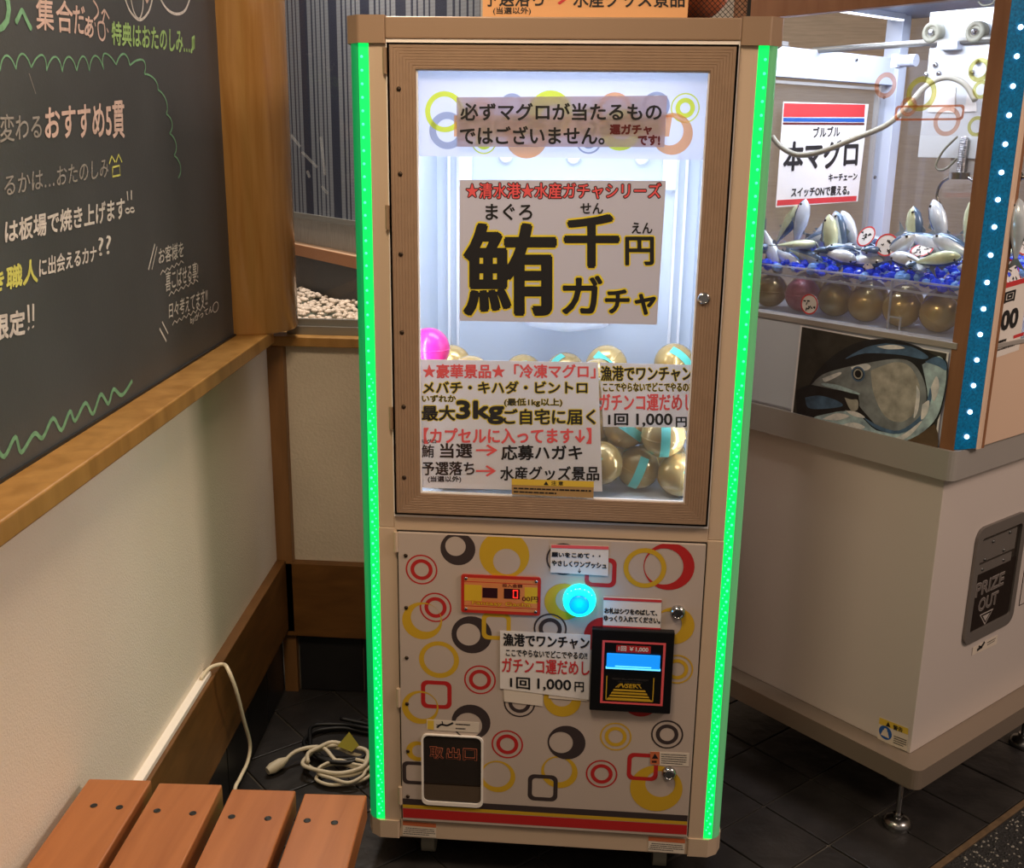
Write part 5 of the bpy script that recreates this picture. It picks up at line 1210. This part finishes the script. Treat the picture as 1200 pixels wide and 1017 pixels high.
# acrylic tray with blue beads, capsules beneath it
ay = thing('acrylic_tray', 'clear acrylic tray holding blue beads inside the claw machine', 'tray', CL.p(-.26, .25, .945))
ZT = 1.018
obj('tray_front', MB().box(-.49, -.012, .02, .023, .945, ZT+.016, CL), 'acrylic', ay)
obj('tray_side', MB().box(-.012, -.009, .02, .5, .945, ZT+.016, CL), 'acrylic', ay)
obj('tray_floor', MB().box(-.49, -.012, .024, .48, ZT-.002, ZT, CL), 'acrylic', ay)
obj('tray_edge', MB().box(-.49, -.012, .019, .024, ZT+.015, ZT+.018, CL).box(-.49, -.012, .019, .0225, ZT-.003, ZT+.001, CL).box(-.1565, -.154, .0185, .0225, .945, ZT+.016, CL).box(-.154, -.13, .0185, .0205, .967, .970, CL).box(-.132, -.129, .0185, .0205, .945, .97, CL), 'acrylic_edge', ay)
bdm = MB(); rb = random.Random(8)
ICO = []
for i in range(1000):
    a = rb.uniform(-.485, -.018); b = rb.uniform(.028, .44); r = rb.uniform(.006, .011)
    z = ZT+.007+rb.uniform(0, .012)+ .018*min(1, b/.2)
    bdm.sphere(CL.p(a, b, z), r, 6, 4, 0 if rb.random() < .72 else 1, (1, rb.uniform(.7, 1.2), rb.uniform(.7, 1)))
bdm.sm = [False]*len(bdm.sm)
o = obj('blue_beads', bdm, ['bead', 'bead_lite']); o['kind'] = 'stuff'; o['label'] = 'bright blue translucent beads filling the acrylic tray'; o['category'] = 'beads'
cl2 = ['gold capsule under the tray, half behind the green light tube', 'dull pink capsule under the acrylic tray behind the round sticker', 'gold capsule just right of the round sticker', 'gold capsule under the tray directly above the fish photo eye', 'gold capsule behind the small acrylic notch', 'gold capsule second from the corner post', 'gold capsule beside the wooden corner post']
first2 = None
RK = .034
for i, (a, m) in enumerate([(-.452, 'gold'), (-.376, 'pink_dull'), (-.302, 'gold'), (-.229, 'gold'), (-.158, 'gold'), (-.0865, 'gold')]):
    p = CL.p(a, .06+.004*(i % 3), .9445+RK)
    if m == 'gold':
        t = make_capsule(m, cl2[i], None, p, RK, (0, .5*i, .4*i), False, first2)
        if first2 is None: first2 = t
    else: make_capsule(m, cl2[i], None, p, RK, (0, 0, .3), False)
for i in range(6):
    make_capsule('gold', 'gold capsule in the rear row under the acrylic tray', 'rear row of capsules under the tray', CL.p(-.43+i*.075, .15, .9445+RK), RK, (0, .3*i, .7*i), False, first2)

# fish keychains
def fish_mesh(kind):
    L = .096; st = [(0, .0008, .0012), (.04, .004, .006), (.12, .0085, .0115), (.28, .0105, .0150), (.45, .0100, .0142), (.62, .0075, .0105), (.78, .004, .0058), (.90, .0018, .0028)]
    mb = MB(); seg = 12; P = []
    for t, w, h in st:
        for k in range(seg):
            an = 2*math.pi*k/seg; P.append(Vector((L*(t-.45), w*math.cos(an), h*math.sin(an))))
    n = len(st); b = len(mb.v); mb.v += P
    for i in range(n-1):
        for k in range(seg):
            mb.f.append([i*seg+k, i*seg+(k+1) % seg, (i+1)*seg+(k+1) % seg, (i+1)*seg+k]); mb.m.append(1 if math.sin((k+.5)/seg*2*math.pi) > .6 else 0); mb.sm.append(True)
    mb.add(P[:seg], [tuple(range(seg))[::-1]], 0); return mb, L
def make_fish(kind):
    t = thing('fish_keychain', 'x', 'keychain', (0, 0, 0)); mb, L = fish_mesh(kind)
    obj('body', mb, [kind, 'fish_back'], t)
    e = L*(.92-.45); tf = MB()
    tf.prism([(e-.004, -.002), (e+.016, -.015), (e+.007, 0), (e+.016, .015), (e-.004, .002)], -.0008, .0008, WF); obj('tail_fin', tf, 'fish_fin', t)
    df = MB().prism([(-.014, .012), (-.002, .021), (.006, .011)], -.0006, .0006, WF).prism([(.008, -.009), (.018, -.017), (.018, -.006)], -.0006, .0006, WF); obj('fin', df, 'fish_fin', t)
    ey = MB().sphere((-L*.35, -.0072, .003), .0024, 8, 6).sphere((-L*.35, .0072, .003), .0024, 8, 6); obj('eye', ey, 'black', t); return t
pro = {'fish': make_fish('fish'), 'fish_green': make_fish('fish_green')}
used = set()
def place_fish(kind, P, rot, label, group=None, sc=1.):
    src = pro[kind]
    if kind not in used: used.add(kind); t = src
    else:
        t = src.copy(); COL.objects.link(t)
        for c in list(src.children): k = c.copy(); COL.objects.link(k); k.parent = t
    t.location = P; t.rotation_euler = rot; t.scale = (sc,)*3; t['label'] = label
    if group: t['group'] = group
    elif 'group' in t.keys(): del t['group']
    return t
def fpx(x, y, b):
    F = Frame(CL.p(0, b, 0), Av, -Bv); a, c = F.px(x, y); return F.p(a, 0, c)
AZ = math.atan2(Av.y, Av.x)
# x y b angle(deg, head direction in the side plane; head is -x of the mesh) kind label
FL = [(925, 262, .16, 55, 'fish_green', 'greenish fish keychain leaning up at the left end of the heap'),
      (938, 261, .14, 80, 'fish', 'pale fish keychain standing nearly upright left of centre'),
      (905, 296, .06, -60, 'fish', 'pale fish keychain sloping down against the left glass edge'),
      (950, 286, .10, 30, 'fish', 'silver fish keychain slanting up behind the middle of the heap'),
      (968, 269, .17, 40, 'fish', 'silver fish keychain highest of the slanted ones under the white card'),
      (973, 281, .08, 100, 'fish_green', 'plump upright fish keychain with a yellow-green side'),
      (984, 276, .11, 108, 'fish', 'upright silver fish keychain right of the plump greenish one'),
      (996, 274, .13, 118, 'fish', 'silver fish keychain leaning left, rightmost of the upright trio'),
      (922, 304, .06, -25, 'fish', 'bluish fish keychain lying low above the beads at the left'),
      (945, 300, .07, -12, 'fish_green', 'fish keychain lying flat with a yellowish flank'),
      (983, 300, .05, -8, 'fish', 'large silver fish keychain lying flat in the front centre'),
      (958, 296, .14, 20, 'fish', 'fish keychain tucked behind the flat silver one'),
      (1012, 306, .06, 5, 'fish', 'silver fish keychain lying flat right of the front centre'),
      (1048, 293, .07, 40, 'fish', 'bright blue-backed fish keychain pointing up right in front of a round tag'),
      (1072, 273, .12, 100, 'fish_green', 'greenish fish keychain tail-up in front of the grey wall'),
      (1101, 264, .15, 112, 'fish', 'blue fish keychain with head straight up right of centre'),
      (1139, 262, .12, 85, 'fish_green', 'pale green fish keychain standing upright by the corner post'),
      (1086, 283, .11, -15, 'fish', 'dark fish keychain lying behind the shell'),
      (1120, 290, .08, 160, 'fish', 'fish keychain lying flat near the corner post'),
      (1066, 306, .05, 170, 'fish', 'fish keychain half sunk in the beads right of the tags'),
      (1100, 304, .045, 12, 'fish_green', 'green-grey fish keychain flat at the tray edge by the corner'),
      (1192, 268, .05, 95, 'fish', 'blue fish keychain standing upright seen through the front glass'),
      (1030, 300, .12, 150, 'fish', 'fish keychain behind the two round tags')]
for i, (x, y, b, an, kind, lb) in enumerate(FL):
    P = fpx(x, y, b)
    P.z = max(P.z, 1.045)
    th = R(an); d = Av*math.cos(th)+Vector((0, 0, 1))*math.sin(th)          # head direction
    X = -d; Y = Bv*(-1 if i % 2 else 1); Y = (Y + Vector((0, 0, .25*((i % 3)-1)))); Z = X.cross(Y).normalized(); Y = Z.cross(X).normalized()
    rot = Matrix((X, Y, Z)).transposed().to_euler()
    place_fish(kind, P, rot, lb, None, 1.12 if y < 300 else .95)
rf_ = random.Random(77)
for i in range(44):
    a = -.47+.44*((i*7) % 44)/44; b = .06+.30*(i % 5)/5+rf_.uniform(-.02, .02); z = 1.050+.026*rf_.random()
    place_fish('fish' if i % 4 else 'fish_green', CL.p(a, b, z), (rf_.uniform(-.5, .5)+1.4, rf_.uniform(-.3, .3), rf_.uniform(0, 6.28)), 'fish keychain lying in the lower layer of the heap', 'fish keychains in the lower layer of the heap', .9)
# round tags
def tagdisc(x, y, b, r, label, tilt=(0, 0), F=None):
    if F is None:
        F = Frame(CL.p(0, b, 0), Av, -Bv); a, c = F.px(x, y)
    else: a, c = F.px(x, y, b)
    o = F.p(a, 0 if b > .03 else b, c); n = (F.n + F.u*tilt[0] + F.w*tilt[1]).normalized(); u = (F.u - n*F.u.dot(n)).normalized()
    T = Frame(o, u, n, n.cross(u)*-1 if n.cross(u).z < 0 else n.cross(u))
    t = thing('round_tag', label, 'tag', o)
    obj('disc', MB().prism(circ(0, 0, r), -.0006, 0, T), 'paper', t); obj('rim', MB().band(circ(0, 0, r), circ(0, 0, r*.86), .0003, T), 'ink_red', t)
    q = random.Random(int(x)); m = MB()
    for k in range(9):
        aa, cc = q.uniform(-.5, .5)*r, q.uniform(-.55, .55)*r; m.stroke([(aa, cc), (aa+q.uniform(-.3, .3)*r, cc+q.uniform(-.2, .2)*r), (aa+q.uniform(-.2, .3)*r, cc+q.uniform(-.3, .1)*r)], r*.1, .0005, T)
    obj('print', m, 'ink', t)
tagdisc(948.5, 356.5, .005, .0195, 'round white sticker with a red rim on the side glass', F=CA)
tagdisc(1039, 287, .06, .021, 'round grey-white tag with red rim leaning in front of the heap', (.2, .3))
tagdisc(1015, 277, .12, .021, 'round white tag with red rim half hidden behind the heap', (-.2, .5))
tagdisc(1080, 293, .09, .020, 'round tag with red rim lying tilted in the heap centre right', (.1, 1.6))
FB_ = Frame(CL.p(-.03, 0, 0), Bv, Av)
tagdisc(1186, 322, .0, .03, 'large round tag with red rim behind the front glass', (0, .4), F=FB_)
tagdisc(1195, 285, .0, .024, 'small round tag with red rim beside the upright blue fish', (0, .6), F=FB_)
for (x, y, b, r, lb) in ((1015, 316, .045, .011, 'white shell at the tray edge in front of the fish'), (1106, 288, .07, .013, 'pale shell on top of the heap behind the corner of the tray')):
    p = fpx(x, y, b)
    sh_ = MB(); P = []; N = 13
    for j in range(5):
        for i in range(N):
            an = R(15+150*i/(N-1)); rr = r*(j/4)*(1.15 if i % 2 else 1); P.append(p+Av*rr*math.cos(an)-Bv*(.006*math.sin(math.pi*(j/4)*.5)*(-1))+Vector((0, 0, rr*math.sin(an)))+Bv*(.004*(1-(j/4)**2)))
    fs = [(j*N+i, j*N+i+1, (j+1)*N+i+1, (j+1)*N+i) for j in range(4) for i in range(N-1)]
    sh_.add(P, fs, 0, True); o = obj('sea_shell', sh_, 'shell'); md = o.modifiers.new('thick', 'SOLIDIFY'); md.thickness = .0015
    tag(o, lb, 'shell')
